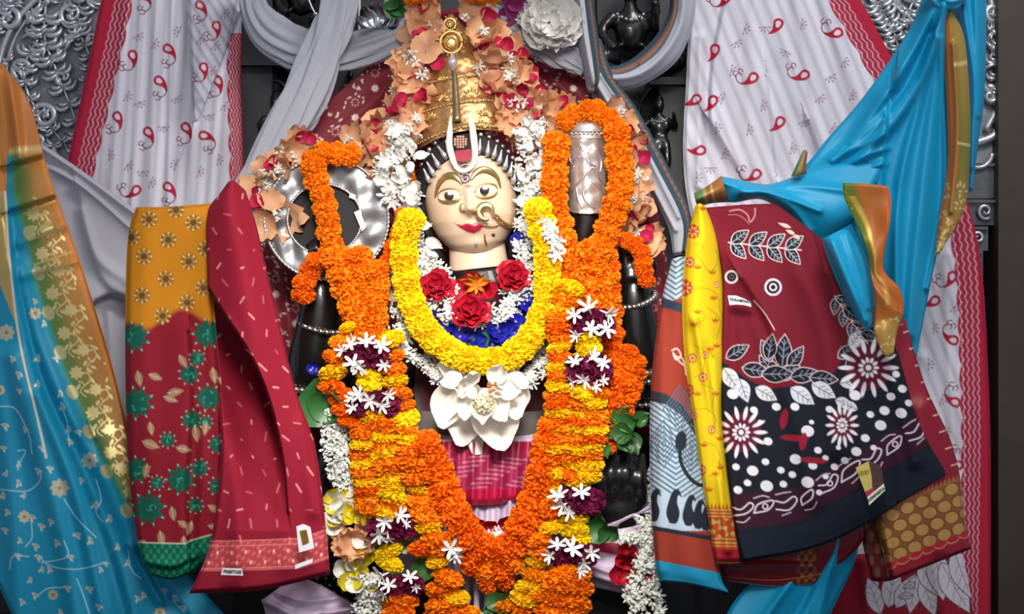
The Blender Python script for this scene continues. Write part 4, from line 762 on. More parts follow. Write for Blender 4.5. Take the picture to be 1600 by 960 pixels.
cloth('zari_ribbon', [[(1316, 286), (1350, 287, .005), (1387, 291)], [(1320, 312), (1356, 312, .01), (1392, 312)], [(1338, 350), (1364, 350, .01), (1390, 350, -.01)], [(1354, 396), (1368, 396, -.01), (1382, 394)], [(1360, 430), (1370, 428, -.01), (1382, 424)], [(1366, 462), (1386, 452, -.015), (1406, 452)], [(1366, 498), (1390, 492, -.01), (1412, 486)], [(1366, 520), (1384, 520, -.01), (1402, 518)], [(1378, 552), (1388, 558), (1396, 556)]], -.285, paint_ribbon, silk, 1.1, [('s', [(1330, 330), (1360, 430), (1400, 480)], 4, -.008, 18)], roll=.006, rollw=4, parent=r)['label'] = 'twisted orange gold zari ribbon'
cloth('lower_tail', [[(1290, 826), (1320, 826, -.02), (1348, 820)], [(1262, 880), (1300, 880, -.02), (1335, 880)], [(1170, 915, .01), (1240, 925, -.015), (1312, 930)], [(1120, 985), (1200, 985, -.01), (1285, 985)]], -.13, paint_silk, silk, 2.0, [('r', [(1310, 840), (1280, 960)], 8, .014), ('r', [(1285, 840), (1200, 960)], 8, .012), ('s', [(1300, 850), (1262, 940), (1240, 975)], 5, .014, 30)], wob=.003, parent=r)

# crimson cloth with large white leaves at the lower right, lilac silks below the figure
def paint_leafcloth(p):
    p.c[:] = lin('#8f1730')
    for x, y, a, l in ((1368, 900, 100, 34), (1376, 960, -110, 60), (1388, 950, -80, 70), (1400, 950, -60, 60), (1432, 900, 100, 60), (1440, 905, 70, 62), (1436, 880, 60, 60), (1460, 860, 80, 80), (1425, 930, 170, 22), (1430, 912, 160, 20), (1470, 880, 60, 90), (1490, 860, 70, 80)): p.leaf(x, y, l, l * .22, a, '#c9c6cf', '#4e1a30', '#8d7a90')
cl = cloth('leaf_print_cloth', [[(1290, 870), (1400, 862), (1500, 850)], [(1285, 920), (1400, 915), (1512, 905)], [(1280, 985), (1400, 985), (1525, 985)]], .10, paint_leafcloth, cotton, 1.5, [('r', [(1350, 880), (1360, 980)], 12, .012), ('r', [(1460, 870), (1480, 980)], 14, .012)], wob=.004)
tag(cl, 'crimson cloth with large white leaf print at the bottom right', 'cloth')
LI = '#c9b9cf'
def paint_lilac(p): p.c[:] = lin(LI); stripes(p, 60, 60, '#a76f92', .5); stripes(p, 40, 26, '#8d7f9c', .4)
cl = cloth('lilac_silk', [[(408, 938), (470, 905, .02), (548, 940)], [(415, 960), (480, 930, -.01), (560, 955)], [(420, 990), (490, 990, -.02), (570, 990)]], -.10, paint_lilac, silk, 1.6, [('r', [(415, 940), (470, 962), (560, 950)], 6, .014), ('r', [(430, 925), (480, 940), (550, 930)], 5, .012), ('r', [(440, 985), (500, 955)], 6, .014), ('s', [(420, 950), (470, 980)], 4, .012, 14)], wob=.004)
tag(cl, 'lilac silk folds at the bottom, below the red saree hem', 'silk')
cl = cloth('dotted_cloth', [[(380, 800), (450, 800), (570, 800)], [(370, 880), (450, 880), (570, 880)], [(360, 985), (450, 985), (590, 985)]], .02, lambda p: (p.c.__setitem__(slice(None), lin('#0e0e12')), [p.ell(470 + 13 * a + 6 * (b_ % 2), 860 + 11 * b_, 1.5, 1.5, 0, '#c9c9d0') for a in range(8) for b_ in range(9)])[0], cotton, 1.4, [('r', [(480, 800), (480, 980)], 20, .015)], wob=.004)
tag(cl, 'black cloth with tiny white dots at the lower left of the figure', 'cloth')
# ------------------------------------------------------------------ the crowned figure
def surf(*objs):
    vs = []; fs = []
    for o in objs:
        k = len(vs); vs += [v.co.copy() for v in o.data.vertices]; fs += [tuple(i + k for i in p.vertices) for p in o.data.polygons]
    t = BVHTree.FromPolygons(vs, fs); O = Vector((0, -DIST, ZC))
    def f(px, py, dflt=0.0):
        h = t.ray_cast(O, (V(px, py, 0.0) - O).normalized())
        return h[0].y if h[0] is not None else dflt
    return f
idol = empty('shrine_figure', V(750, 1020, .05), 'black stone deity figure with cream painted face, gold crown and pink pleated skirt', 'statue')
skin = cloth_mat('cream_enamel', 0.33, 0.0, 0.5, 14, 0.02)
gold = mat('gold', '#d6b070', 0.32, .85, .18, 60, .25)
palegold = mat('pale_gold', '#d3bd86', .3, 1.0, .12, 60, .15)
oldgold = mat('embossed_gold', '#c39a68', .42, .8, .3, 55, .6)
b = MB()
b.tube([(750, 1030, .05), (750, 900, .04), (750, 760, .05), (752, 660, .06), (752, 560, .05), (750, 490, .05), (749, 440, .04), (747, 400, .01)], [190, 170, 118, 88, 112, 112, 62, 44], n=40, sides=28, flat=.62)
for sx, P, R in ((-1, [(655, 505, .05), (570, 560, .06), (478, 640, .04)], [44, 40, 36]), (-1, [(476, 650, .04), (490, 560, .0), (500, 480, -.02), (500, 440, -.02)], [38, 40, 30, 24]),
                 (1, [(850, 505, .05), (930, 560, .06), (1012, 640, .04)], [44, 40, 36]), (1, [(1012, 650, .04), (1000, 560, .0), (992, 480, -.02), (990, 440, -.02)], [38, 36, 28, 24]),
                 (1, [(845, 530, .04), (935, 660, .02), (985, 800, .0), (985, 850, -.01)], [42, 40, 34, 34]), (-1, [(655, 530, .04), (560, 660, .03), (505, 800, .02), (520, 870, .0)], [42, 40, 34, 34])):
    b.tube([p for p in P], R, n=22, sides=18)
# raised hands: palm and curled fingers
def hand(mb, x, y, yd, s, up=1, spread=1):
    mb.ball(x, y - 16 * s * up, yd, (24 * s, 14 * s, 26 * s))
    for k, (dx, l) in enumerate(((-17, 40), (-6, 48), (6, 46), (17, 36))):
        mb.tube([(x + dx * s, y - 30 * s * up, yd), (x + dx * s * 1.15, y - (30 + l * .5) * s * up, yd - .008), (x + dx * s * 1.1, y - (30 + l) * s * up, yd - .028), (x + dx * s, y - (22 + l * .75) * s * up, yd - .04)], [7.5 * s, 7 * s, 6 * s, 4.5 * s], n=14, sides=10)
    mb.tube([(x + 20 * spread * s, y - 8 * s * up, yd - .005), (x + 33 * spread * s, y - 26 * s * up, yd - .018), (x + 30 * spread * s, y - 46 * s * up, yd - .03)], [9 * s, 8 * s, 5.5 * s], n=12, sides=10)
hand(b, 500, 448, -.015, .95, 1, -1); hand(b, 990, 446, -.015, .95, 1, 1)
b.ball(968, 790, -.06, (52, 32, 48))                                     # lower right hand: back of the hand and bent fingers
for k, (x, y, l) in enumerate(((932, 748, 34), (954, 738, 42), (977, 738, 42), (999, 746, 36))):
    b.tube([(x + 2, y + 40, -.085), (x, y + 6, -.115), (x + 2, y - 12, -.105), (x + 4, y - l, -.08)], [12, 12, 10, 7], n=18, sides=12)
b.tube([(926, 796, -.075), (914, 764, -.095), (926, 736, -.10)], [12, 11, 8], n=12, sides=10)
b.ball(750, 1000, .0, (300, 110, 75)); b.ball(610, 985, -.05, (110, 90, 48)); b.ball(890, 985, -.05, (110, 90, 48))
body = b.fused('body', black, idol, 0.0055, 5)

# head: lofted egg with nose, cheeks, chin
HC, TILT = (737, 315), math.radians(6.5)
def hpos(u, v): return (HC[0] + u * math.cos(TILT) - v * math.sin(TILT), HC[1] - v * math.cos(TILT) - u * math.sin(TILT))
vk = np.array([-86, -84, -78, -66, -48, -25, 0, 25, 50, 70, 86, 96, 100.]); wk = np.array([1, 14, 30, 46, 60, 69.5, 72.5, 73, 69, 59, 43, 22, 1.])
dk = np.array([1, 16, 34, 50, 62, 70, 75, 76, 74, 66, 50, 26, 1.])
nv, ns = 120, 140; tt = np.linspace(0, 1, nv); vv = -86 + 186 * (0.5 - 0.5 * np.cos(math.pi * tt))
ww, dd = np.interp(vv, vk, wk), np.interp(vv, vk, dk)
ker = np.array([1, 2, 3, 2, 1]) / 9; ww[2:-2] = np.convolve(ww, ker, 'valid'); dd[2:-2] = np.convolve(dd, ker, 'valid')
th = np.linspace(0, 2 * math.pi, ns, endpoint=False)
U = ww[:, None] * np.cos(th); D = dd[:, None] * np.sin(th); VV = np.repeat(vv[:, None], ns, 1)
fr = np.clip(np.sin(th), 0, 1)[None, :] ** .5
g2 = lambda u, v, su, sv: np.exp(-((U - u) / su) ** 2 - ((VV - v) / sv) ** 2)
bump = 25 * g2(-4, -11, 7, 8) + 11 * g2(-4, 8, 5.5, 18) + 5 * g2(-13, -13, 5, 5) + 5 * g2(6, -13, 5, 5) + 4.5 * g2(0, -38, 17, 5.5) + 4 * g2(0, -44, 13, 5) + 5 * g2(2, -72, 18, 12) + 3 * g2(-40, -22, 20, 20) + 3 * g2(40, -22, 20, 20) - 5 * g2(-33, 15, 19, 11) - 5 * g2(27, 15, 19, 11) + 2 * g2(0, 38, 50, 10)
D = D + bump * fr
PXs, PYs = hpos(U, VV); yd = -0.012 - D * PX
P = np.stack(W(PXs, PYs, yd), -1); me = grid_mesh('head', P, close_u=True)
pt = Paint(np.where(D > 0, PXs, -9999).reshape(-1), PYs.reshape(-1), '#d3b79d')
pt.poly([(711, 350), (720, 352), (730, 349), (737, 350.5), (744, 348), (752, 351), (756, 354), (750, 360), (741, 364.5), (731, 363), (721, 358)], '#a3122f', curve=44)
pt.line([(711, 350.5), (730, 354.5), (742, 354.5), (756, 354)], 1.2, '#5c0a1c', curve=16); pt.ell(742, 359, 6, 1.5, -8, '#c9405a', op=.5)
pt.ell(771, 368, 3, 3, 0, '#2a1d1a'); pt.line([(757, 376), (760, 384)], 1.6, '#6d5237'); pt.ell(731, 291, 3.6, 3.2, 0, '#a81634'); pt.ell(724.5, 331, 3.6, 2.2, 0, '#7a5236'); pt.ell(740, 334, 3, 1.8, 0, '#8a6244')
set_print(me, pt.c); head = link('head', me, skin, idol); head['label'] = 'cream painted face'
face = surf(head)
fz = lambda x, y, o=0.0: face(x, y, -.05) - o
def on(pts, o): return [(x, y, fz(x, y, o)) for x, y in pts]
m1 = MB(); m1.add(ptube([(745, 384, .005), (747, 402, .0), (749, 420, .0)], [44, 45, 47], n=16, sides=36, flat=.85)); nk = m1.build('neck', mat('cream_plain', '#d3b79d', .35, noise=.04, scale=14, bump=.02), head)
m1 = MB(); m1.add(ptube([(750, 416, .005), (752, 440, .01)], [51, 66], n=8, sides=36, flat=.85)); m1.build('collar', black, idol)
for cx, cy, rx, ry, ang, pu in ((702, 306, 18, 10.5, -4, (701.5, 306)), (760, 298, 17.5, 10.5, -8, (757, 297.5))):
    c_, s_ = math.cos(math.radians(ang)), math.sin(math.radians(ang))
    Q = []; n1 = 24
    for k in range(n1):
        a = 2 * math.pi * k / n1; e = abs(math.sin(a)) ** .9 * (1 if math.sin(a) > 0 else -1); Q.append((cx + rx * math.cos(a) * c_ - ry * e * s_, cy + rx * math.cos(a) * s_ + ry * e * c_))
    R_ = np.zeros((8, n1, 3)); Cp = []
    for i in range(8):
        t = i / 7
        for k in range(n1):
            x, y = cx + (Q[k][0] - cx) * t, cy + (Q[k][1] - cy) * t; R_[i, k] = W(x, y, fz(cx + (Q[k][0] - cx), cy + (Q[k][1] - cy), .001) - .0055 * math.sqrt(max(0, 1 - t * t)))
    em = grid_mesh('eye', R_, True); col = np.tile(lin('#e6d5bf'), (len(em.vertices), 1))
    pe = Paint(np.array([cx + (Q[k][0] - cx) * i / 7 for i in range(8) for k in range(n1)]), np.array([cy + (Q[k][1] - cy) * i / 7 for i in range(8) for k in range(n1)]), '#e6d5bf'); set_print(em, pe.c); eye = link('eye', em, skin, head); ez = surf(eye)
    m1 = MB(); rad = 7.4; ye = min(ez(pu[0] + dx_, pu[1] + dy_, 9) for dx_ in (-5, 0, 5) for dy_ in (-5, 0, 5)); vs = [W(pu[0], pu[1], ye - .003)] + [W(pu[0] + rad * math.cos(k / 20 * 6.2832), pu[1] + rad * .95 * math.sin(k / 20 * 6.2832), ye - .0012) for k in range(20)]
    m1.add((vs, [(0, 1 + k, 1 + (k + 1) % 20) for k in range(20)])); m1.build('pupil', mat('pupil', '#2b1a12', .15, noise=.02, bump=0, spec=.8), head)
    m1 = MB(); m1.add(ptube(on(Q[1:12], .0035), [1.0, 2.6, 3.0, 2.4, 1.0], n=30, sides=8)); m1.build('lower_lid', palegold, head)
    m1 = MB(); m1.add(ptube(on(Q[12:] + Q[:1], .0035), [1.0, 1.4, 1.4, 1.0], n=30, sides=8)); m1.build('upper_lid', oldgold, head)
for B_ in (([(680, 309), (683, 297), (689, 284), (698, 276), (708, 275), (716, 280), (722, 288)], [1.5, 3, 5, 6, 6, 4, 1.5]), ([(736, 282), (741, 273), (749, 267), (758, 266), (768, 270), (777, 279), (782, 294)], [1.5, 4, 5.5, 6, 5.5, 3.5, 1.5])):
    m1 = MB(); m1.add(ptube(on(B_[0], .001), B_[1], n=36, sides=10, flat=.5)); m1.build('eyebrow', palegold, head)
m1 = MB(); m1.add(ball(W(722.5, 325, fz(722.5, 325, .0)), (.0062, .004, .0085))); m1.build('nose_stud', oldgold, head)
m1 = MB(); A = arcp(759, 332, 11, 20, -295, 26); m1.add(ptube([(x, y, fz(750, 334, .012)) for x, y in A], [1.5, 4.5, 6, 6.5, 5.5, 2.5], n=40, sides=10, flat=.6)); m1.build('nose_ring', palegold, head)
for q, rr_ in (([(772, 338), (778, 346), (776, 352), (766, 354), (756, 352)], 1.3), ([(774, 334), (784, 345), (792, 350), (803, 348), (814, 338)], 2.0), ([(776, 340), (786, 352), (796, 356), (806, 350)], 1.5), ([(757, 366), (758, 374), (760, 381)], 1.3)):
    m1 = MB(); m1.add(ptube([(x, y, fz(x, y, .006) if x < 800 else -.03) for x, y in q], [rr_, rr_], n=24, sides=6)); m1.build('nose_chain', oldgold, head)
m1 = MB()
for k in range(8): m1.add(ptube([(778 + k * 3.2, 346 + k * .6, fz(778 + k * 3.2, 346, .006)), (778 + k * 3.4, 352 + k * .5, fz(778 + k * 3.2, 350, .006))], [1.1, .8], n=4, sides=5))
o = m1.build('nose_chain_fringe', oldgold, head); o['kind'] = 'stuff'
m1 = MB(); m1.add(ball(W(744, 378, fz(744, 378, .002)), (.0032, .003, .0065))); m1.build('chin_drop', mat('clear_gem', '#dcdfe6', .1, .6, .05, 60, 0), head)
# white sacred mark on the brow with jewels
cream = mat('ivory_paste', '#dccbb8', .45, noise=.04, bump=.05)
mk = [(704, 182), (703, 205), (702, 225), (706, 244), (711, 258), (718, 266), (726, 267), (735, 262), (741, 252), (742, 236), (740, 215), (737, 195), (731, 176)]
m1 = MB(); m1.add(ptube([(x, y, -.122 + .0004 * abs(y - 230) * .35) for x, y in mk], [1, 4.5, 5, 5, 4, 3.5, 3.5, 4, 4.5, 5, 5.5, 4.5, 1], n=60, sides=10, flat=.6)); m1.build('brow_mark', cream, head)
m1 = MB(); m1.add(slab([(711, 235), (736, 233), (737, 246), (727, 253), (716, 252), (711, 247)], -.118, .006)); m1.build('red_paste', mat('red_paste', '#8f1733', .7, bump=.1), head, False)
m1 = MB()
for a in range(5):
    for c_ in range(5):
        if math.hypot(a - 2, c_ - 2) < 2.5: m1.ball(711 + a * 4.2, 214 + c_ * 4.0, -.124, 2.3, seg=8, rings=5)
o = m1.build('pearl_cluster', mat('rose_pearl', '#b58a7c', .3, .4, .1, 50, .1), head); o['kind'] = 'stuff'
for (x, y, rad) in ((727, 264, 7), (727, 278, 6.5)):
    m1 = MB(); m1.add(ptube([(a, b_, fz(x, y, .004)) for a, b_ in arcp(x, y, rad, 0, 360, 20)], [1.6, 1.6], n=40, sides=6)); m1.ball(x, y, fz(x, y, .004), 3); m1.build('brow_jewel', mat('amethyst_silver', '#8d7684', .25, .7, .3, 70, .2), head)

# dark head band with silver drops
nphi = 60; ph = np.linspace(math.radians(192), math.radians(-12), nphi); rows = []
for t, dy in ((0, 0), (.08, -.012), (.5, -.016), (.92, -.010), (1, .01), (1.04, .05)):
    cx, cy = 738 + t * (732 - 738), 316 + t * (308 - 316); rx, ry = 72 + t * 12, 74 + t * 27
    rows.append(np.stack(W(cx + rx * np.cos(ph), cy - ry * np.sin(ph), -.012 - (.072 - .025 * t) * np.clip(np.sin(ph), 0, 1) ** .7 + dy + .02 * (np.sin(ph) < 0)), -1))
band = link('head_band', grid_mesh('head_band', np.array(rows)), mat('black_cloth', '#17141a', .7, noise=.15, bump=.1), idol)
hb = surf(band); band['label'] = 'black head band'
for (x0, y0, x1, y1) in ((680, 223, 699, 249), (671, 234, 688, 264), (663, 247, 680, 276), (659, 258, 672, 286), (694, 214, 704, 243), (751, 211, 748, 241), (764, 214.5, 761, 245), (777, 221, 770, 249), (785, 229, 779, 257), (794, 237, 788, 266), (801, 247, 796, 276), (806, 258, 802, 288)):
    yd = hb(x0, y0, -.03); yd1 = hb((x0 + x1) / 2, (y0 + y1) / 2, -.04) - .006
    m1 = MB(); m1.ball(x0, y0, yd - .003, (4, 3, 4), seg=10, rings=6); m1.build('silver_bead', mat('bright_silver', '#c9c6c8', .3, .85, .1, 50, .15), band); m1 = MB(); d_ = ((x1 - x0), (y1 - y0))
    m1.add(ptube([(x0 + d_[0] * .18, y0 + d_[1] * .18, yd1), (x0 + d_[0] * .4, y0 + d_[1] * .4, yd1 - .001), (x0 + d_[0] * .75, y0 + d_[1] * .75, yd1 - .003), (x1, y1, yd1 - .002)], [1.0, 2.0, 4.6, 2.6], n=14, sides=8, flat=.7))
    m1.build('silver_drop', mat('bright_silver', '#c9c6c8', .3, .85, .1, 50, .15), band)
for P_, R_ in (([(664, 285, -.02), (660, 330, .0), (672, 380, .01), (690, 410, .02)], [12, 14, 14, 10]), ([(811, 280, -.02), (816, 330, .0), (806, 375, .01), (800, 405, .02)], [10, 12, 12, 10])):
    m1 = MB(); m1.add(ptube(P_, R_, n=24, sides=14, ridges=lambda t, th_: 1 + .15 * np.sin(6 * th_ + 9 * t))); m1.build('hair', mat('black_hair', '#1b1819', .4, noise=.3, scale=60, bump=.3), idol)

# tall gold crown, embossed
AX0, AX1 = np.array([729., 204.]), np.array([704., 22.])
tk = np.array([0, .04, .06, .22, .25, .28, .44, .47, .50, .62, .66, .80, .84, .92, 1.0]); hw = np.array([77, 79, 75, 66, 68, 62, 50, 52, 46, 38, 30, 23, 24, 13, 3])
tq = np.linspace(0, 1, 110); hq = np.interp(tq, tk, hw); nse = 72; tha = np.linspace(0, 2 * math.pi, nse, endpoint=False); ctr = AX0 + (AX1 - AX0) * tq[:, None]
axd = (AX1 - AX0) / np.linalg.norm(AX1 - AX0); per = np.array([-axd[1], axd[0]])
emb = 1 + .030 * np.sin(14 * tha)[None, :] * np.sin(tq * 55)[:, None] ** 2 + .018 * np.sin(28 * tha + 3)[None, :] * np.sin(tq * 90)[:, None]
CX = ctr[:, :1] + per[0] * hq[:, None] * emb * np.cos(tha); CY = ctr[:, 1:] + per[1] * hq[:, None] * emb * np.cos(tha) - 0 * tha
sag = 20 * (1 - tq[:, None]) ** 3 * (np.cos(tha)[None] ** 2)          # the rim dips at the temples
CYD = .012 - .9 * hq[:, None] * emb * np.sin(tha) * PX * np.where(np.sin(tha) > 0, .9, .7)
crown = link('crown', grid_mesh('crown', np.stack(W(CX, CY + sag, CYD), -1), True), oldgold, idol); crown['label'] = 'tall embossed gold crown'
cs = surf(crown)
for t in (.03, .245, .46):
    m1 = MB()
    for k in range(30):
        a = math.radians(8 + 164 * k / 29); h_ = float(np.interp(t, tk, hw)) * 1.02; c_ = AX0 + (AX1 - AX0) * t; x = c_[0] + per[0] * h_ * math.cos(a); y = c_[1] + per[1] * h_ * math.cos(a) + 20 * (1 - t) ** 3 * math.cos(a) ** 2
        m1.ball(x, y, .012 - .9 * h_ * math.sin(a) * PX * .9 - .002, 2.1, seg=7, rings=4)
    o = m1.build('bead_row', palegold, crown); o['kind'] = 'stuff'
m1 = MB(); m1.add(ptube([(714, 190, -.112), (712, 150, -.085), (710, 118, -.066), (706, 98, -.05)], [6.5, 5, 4, 2.5], n=24, sides=10)); m1.build('centre_rib', mat('dull_bronze', '#85725a', .4, .8, .3, 50, .4), crown)
m1 = MB(); m1.add(ptube([(707, 110, -.062), (707, 98, -.064), (706, 84, -.06)], [2, 8, 1.5], n=12, sides=10)); m1.build('crystal_drop', mat('crystal', '#d5d5d9', .12, .7, .1, 60, .05), crown)
for cx, cy, rad in ((705, 66, 17), (703, 38, 9)):
    m1 = MB(); yd = cs(cx, cy, -.03) - .008; m1.add(ptube([(x, y, yd) for x, y in arcp(cx, cy, rad, 0, 360, 24)], [2.6, 2.6], n=48, sides=8)); m1.ball(cx, cy, yd + .004, (rad * .8, 5, rad * .8))
    m1.build('medallion', gold, crown); m2 = MB()
    for k in range(int(rad)):
        a = 2 * math.pi * k / int(rad); m2.ball(cx + (rad + 4) * math.cos(a), cy + (rad + 4) * math.sin(a), yd, 2.0, seg=7, rings=4); m2.ball(cx + rad * .45 * math.cos(a), cy + rad * .45 * math.sin(a), yd - .004, 1.8, seg=7, rings=4)
    o = m2.build('medallion_beads', palegold, crown); o['kind'] = 'stuff'
for cx, cy, a0, n in ((690, 128, -90, 5), (735, 122, -90, 5), (690, 158, -90, 7), (737, 152, -90, 7), (672, 188, -100, 7), (705, 196, -90, 5), (760, 182, -80, 7), (785, 190, -70, 5), (655 + 10, 206, -100, 5), (752, 202, -80, 5)):
    m1 = MB()
    for k in range(n):
        a = math.radians(a0 + (k - (n - 1) / 2) * 26); q = [(cx + l * math.cos(a), cy + l * math.sin(a)) for l in (2, 8, 14)]
        m1.add(ptube([(x, y, cs(x, y, -.03) - .002) for x, y in q], [1.2, 2.8, .8], n=8, sides=6))
    m1.build('embossed_palmette', gold, crown)

# garments
blouse_m = mat('maroon_silk', '#53101f', .5, noise=.12, scale=40, bump=.1, sheen=.3)
m1 = MB(); m1.add(ptube([(752, 662, .06), (752, 560, .045), (750, 492, .045), (749, 452, .04)], [98, 121, 121, 70], n=30, sides=40, flat=.66, caps=False))
m1.add(ptube([(660, 505, .05), (580, 556, .06)], [50, 48], n=10, sides=24, caps=False)); m1.add(ptube([(845, 505, .05), (922, 556, .06)], [50, 48], n=10, sides=24, caps=False)); m1.build('blouse', blouse_m, idol)
m1 = MB(); m1.add(ptube([(752, 690, .055), (752, 672, .055), (752, 640, .055)], [108, 110, 108], n=14, sides=48, flat=.68, caps=False)); m1.build('waist_belt', mat('belt_silver', '#a39a94', .4, .6, .3, 30, .3), idol)
def paint_skirt(p):
    p.c[:] = lin('#8f2148'); i = np.arange(len(p.X)); Y = p.Y
    for k in range(9): p.put(i, np.clip(2 - np.abs(Y - (716 + 7 * k) - 3 * np.sin(p.X / 21)), 0, 1) * (np.sin(p.X / 9 + k) > -.4) * .45, '#c98da0')
    p.put(i, np.clip((704 - Y) / 3, 0, 1), '#8f1538'); p.put(i, np.clip((691 - Y) / 2, 0, 1), '#bfa6c0'); p.put(i, np.clip((Y - 762) / 3, 0, 1), '#a3133c')
pl = [('r', [(668 + 24 * k, 690), (672 + 22 * k, 790)], 6, .012 + .006 * (k % 2)) for k in range(8)]
cloth('skirt', [[(620, 668, .04), (752, 686, -.0), (885, 672, .04)], [(630, 720, .04), (752, 724, -.015), (878, 720, .04)], [(640, 770, .04), (752, 790, -.02), (870, 770, .04)]], -.075, paint_skirt, silk, 1.5, pl, wob=.004, parent=idol)['label'] = 'pink pleated skirt with woven stripes'
cloth('underskirt', [[(600, 740, .04), (752, 745, .01), (905, 740, .04)], [(600, 850, .03), (752, 850, -.01), (905, 850, .03)], [(590, 985, .02), (752, 985, -.02), (915, 985, .02)]], -.07, lambda p: (p.c.__setitem__(slice(None), lin('#bfaec4')), stripes(p, 8, 42, '#8f7597', .5))[0], silk, 2, [('r', [(690 + 18 * k, 760), (700 + 15 * k, 970)], 5, .012) for k in range(9)], wob=.004, parent=idol)
cloth('saree_fold', [[(930, 800, .02), (980, 790, -.0), (1030, 760, .02)], [(920, 850, 0), (970, 850, -.02), (1030, 830, .0)], [(905, 890, 0), (960, 905, -.03), (1015, 922, .0)], [(905, 915, .02), (960, 925, -.01), (1015, 940, .02)]], -.075,
    lambda p: (p.c.__setitem__(slice(None), lin('#c3b0ca')), stripes(p, 80, 40, '#9a6f95', .4), p.put(np.arange(len(p.X)), np.clip(10 - np.abs(p.Y - 858 - (p.X - 960) * .2), 0, 1) * (p.X < 985), '#8f1c3c'), p.put(np.arange(len(p.X)), np.clip((p.X - 985) / 3, 0, 1) * (p.Y > 890), '#b3707f'))[0], silk, 1.5, [('r', [(910, 880), (1010, 915)], 5, .012), ('r', [(930, 830), (1020, 790)], 8, .014), ('s', [(912, 900), (1010, 930)], 3, .012, 12)], wob=.003, parent=idol)['label'] = 'lilac silk fold over the right knee'
for (x, y, rx, ry, yd, tl) in ((508, 506, 40, 13, -.012, 8), (992, 468, 32, 11, -.012, -14), (478, 598, 42, 13, .015, 5), (1006, 572, 40, 12, .01, -5), (478, 612, 42, 13, .018, 5), (1008, 586, 40, 12, .012, -5), (1004, 622, 40, 12, .02, -4)):
    m1 = MB(); n1 = 26
    for k in range(n1):
        a = math.pi * 2 * k / n1; c_, s_ = math.cos(math.radians(tl)), math.sin(math.radians(tl)); dx, dy = rx * math.cos(a), ry * math.sin(a)
        if math.sin(a) > -.75: m1.add(ball(W(x + dx * c_ - dy * s_, y + dx * s_ + dy * c_, yd - rx * PX * math.sin(a)), (.0085, .008, .0062), 8, 5, Euler((0, .5, 0)).to_matrix()))
    m1.build('bangle', mat('bangle_silver', '#c4bfb8', .3, 1.0, .15, 60, .1), idol)

# the disc and the mace held in the raised hands
disc = empty('silver_disc', V(510, 436, -.045), 'hammered silver ring disc with black centre held up in the left raised hand', 'emblem')
nr_, na = 10, 120; aa = np.linspace(0, 2 * math.pi, na, endpoint=False); rr2 = np.linspace(0, 1, nr_)
rad = (1 - rr2)[:, None] * 1 + 0
cxo, cyo, rxo, ryo = 510, 342, 97, 95; cxi, cyi, rxi, ryi = 507, 343, 58, 55
Xd = (cxi + rxi * np.cos(aa))[None] * (1 - rr2[:, None]) + (cxo + rxo * np.cos(aa))[None] * rr2[:, None]; Yd_ = (cyi + ryi * np.sin(aa))[None] * (1 - rr2[:, None]) + (cyo + ryo * np.sin(aa))[None] * rr2[:, None]
Dd = -.05 - .0015 * np.sin(math.pi * rr2)[:, None] + .0035 * np.sin(5 * aa + 3 * rr2[:, None]) * np.sin(3 * rr2[:, None] + 2) + .0025 * np.sin(11 * aa + 1) * np.sin(math.pi * rr2)[:, None]
hammered = mat('hammered_silver', '#8b8c90', .42, .85, .25, 18, .5)
m_ = grid_mesh('rim_plate', np.stack(W(Xd, Yd_, Dd), -1), True); link('rim_plate', m_, hammered, disc)
m1 = MB(); m1.add(slab([(cxi + (rxi + 22) * math.cos(a), cyi + (ryi + 22) * math.sin(a)) for a in aa[::2]], -.044, .012)); m1.build('centre', mat('matt_black', '#0a0a0b', .7, noise=.3, scale=30, bump=.1), disc, False)
for cx, cy, rx, ry, n1 in ((cxo, cyo, rxo, ryo, 110), (cxi, cyi, rxi, ryi, 80)):
    m1 = MB(); m1.add(ptube([(cx + rx * math.cos(a), cy + ry * math.sin(a), -.052) for a in np.linspace(0, 2 * math.pi, 60)], [2.2, 2.2], n=n1 * 4, sides=6, ridges=lambda t, th_: 1 + .35 * np.sin(t * 6.283 * 90 + th_))); m1.build('rope_edge', mat('bright_silver', '#c9c6c8'), disc)
for q in (((553, 372), (562, 368), (572, 395), (566, 402)), ((548, 302), (556, 305), (553, 312), (545, 308))):
    m1 = MB(); m1.add(slab([(a, b_ - 40 if a > 551 and b_ > 365 else b_) for a, b_ in q], -.0555, .002)); m1.build('silver_clip', mat('bright_silver', '#c9c6c8'), disc, False)
mace = empty('silver_mace', V(905, 430, -.02), 'embossed silver domed cylinder on a black shaft held in the right raised hand', 'emblem')
tq = np.linspace(0, 1, 60); rc = np.interp(tq, [0, .02, .06, .1, .13, .16, .19, .22, 1.0], [2, 14, 22, 27, 28.5, 30.5, 29.5, 31, 30])
cxm = 915 + 3 * tq; cym = 179 + 150 * tq; tm = np.linspace(0, 2 * math.pi, 60, endpoint=False)
rel = .0022 * np.sin(3 * tm[None] + 22 * tq[:, None]) * np.sin(5 * tm[None] - 17 * tq[:, None]) * (tq[:, None] > .24)
Xm = cxm[:, None] + rc[:, None] * np.cos(tm); Ym = cym[:, None] + 5 * np.sin(tm) * tq[:, None]; Dm = -.055 - (rc[:, None] * PX + rel) * np.sin(tm)
link('silver_cover', grid_mesh('silver_cover', np.stack(W(Xm, Ym, Dm), -1), True), mat('embossed_silver', '#bdb8b2', .38, .72, .2, 45, .5), mace)
for y in (203, 214):
    m1 = MB(); m1.add(ptube([(916 + 31 * math.cos(a), y + 2 * math.sin(a), -.055 - 31 * PX * math.sin(a)) for a in np.linspace(0, math.pi, 24)], [1.8, 1.8], n=60, sides=6)); m1.build('raised_ring', mat('embossed_silver', '#b9b3ad'), mace)
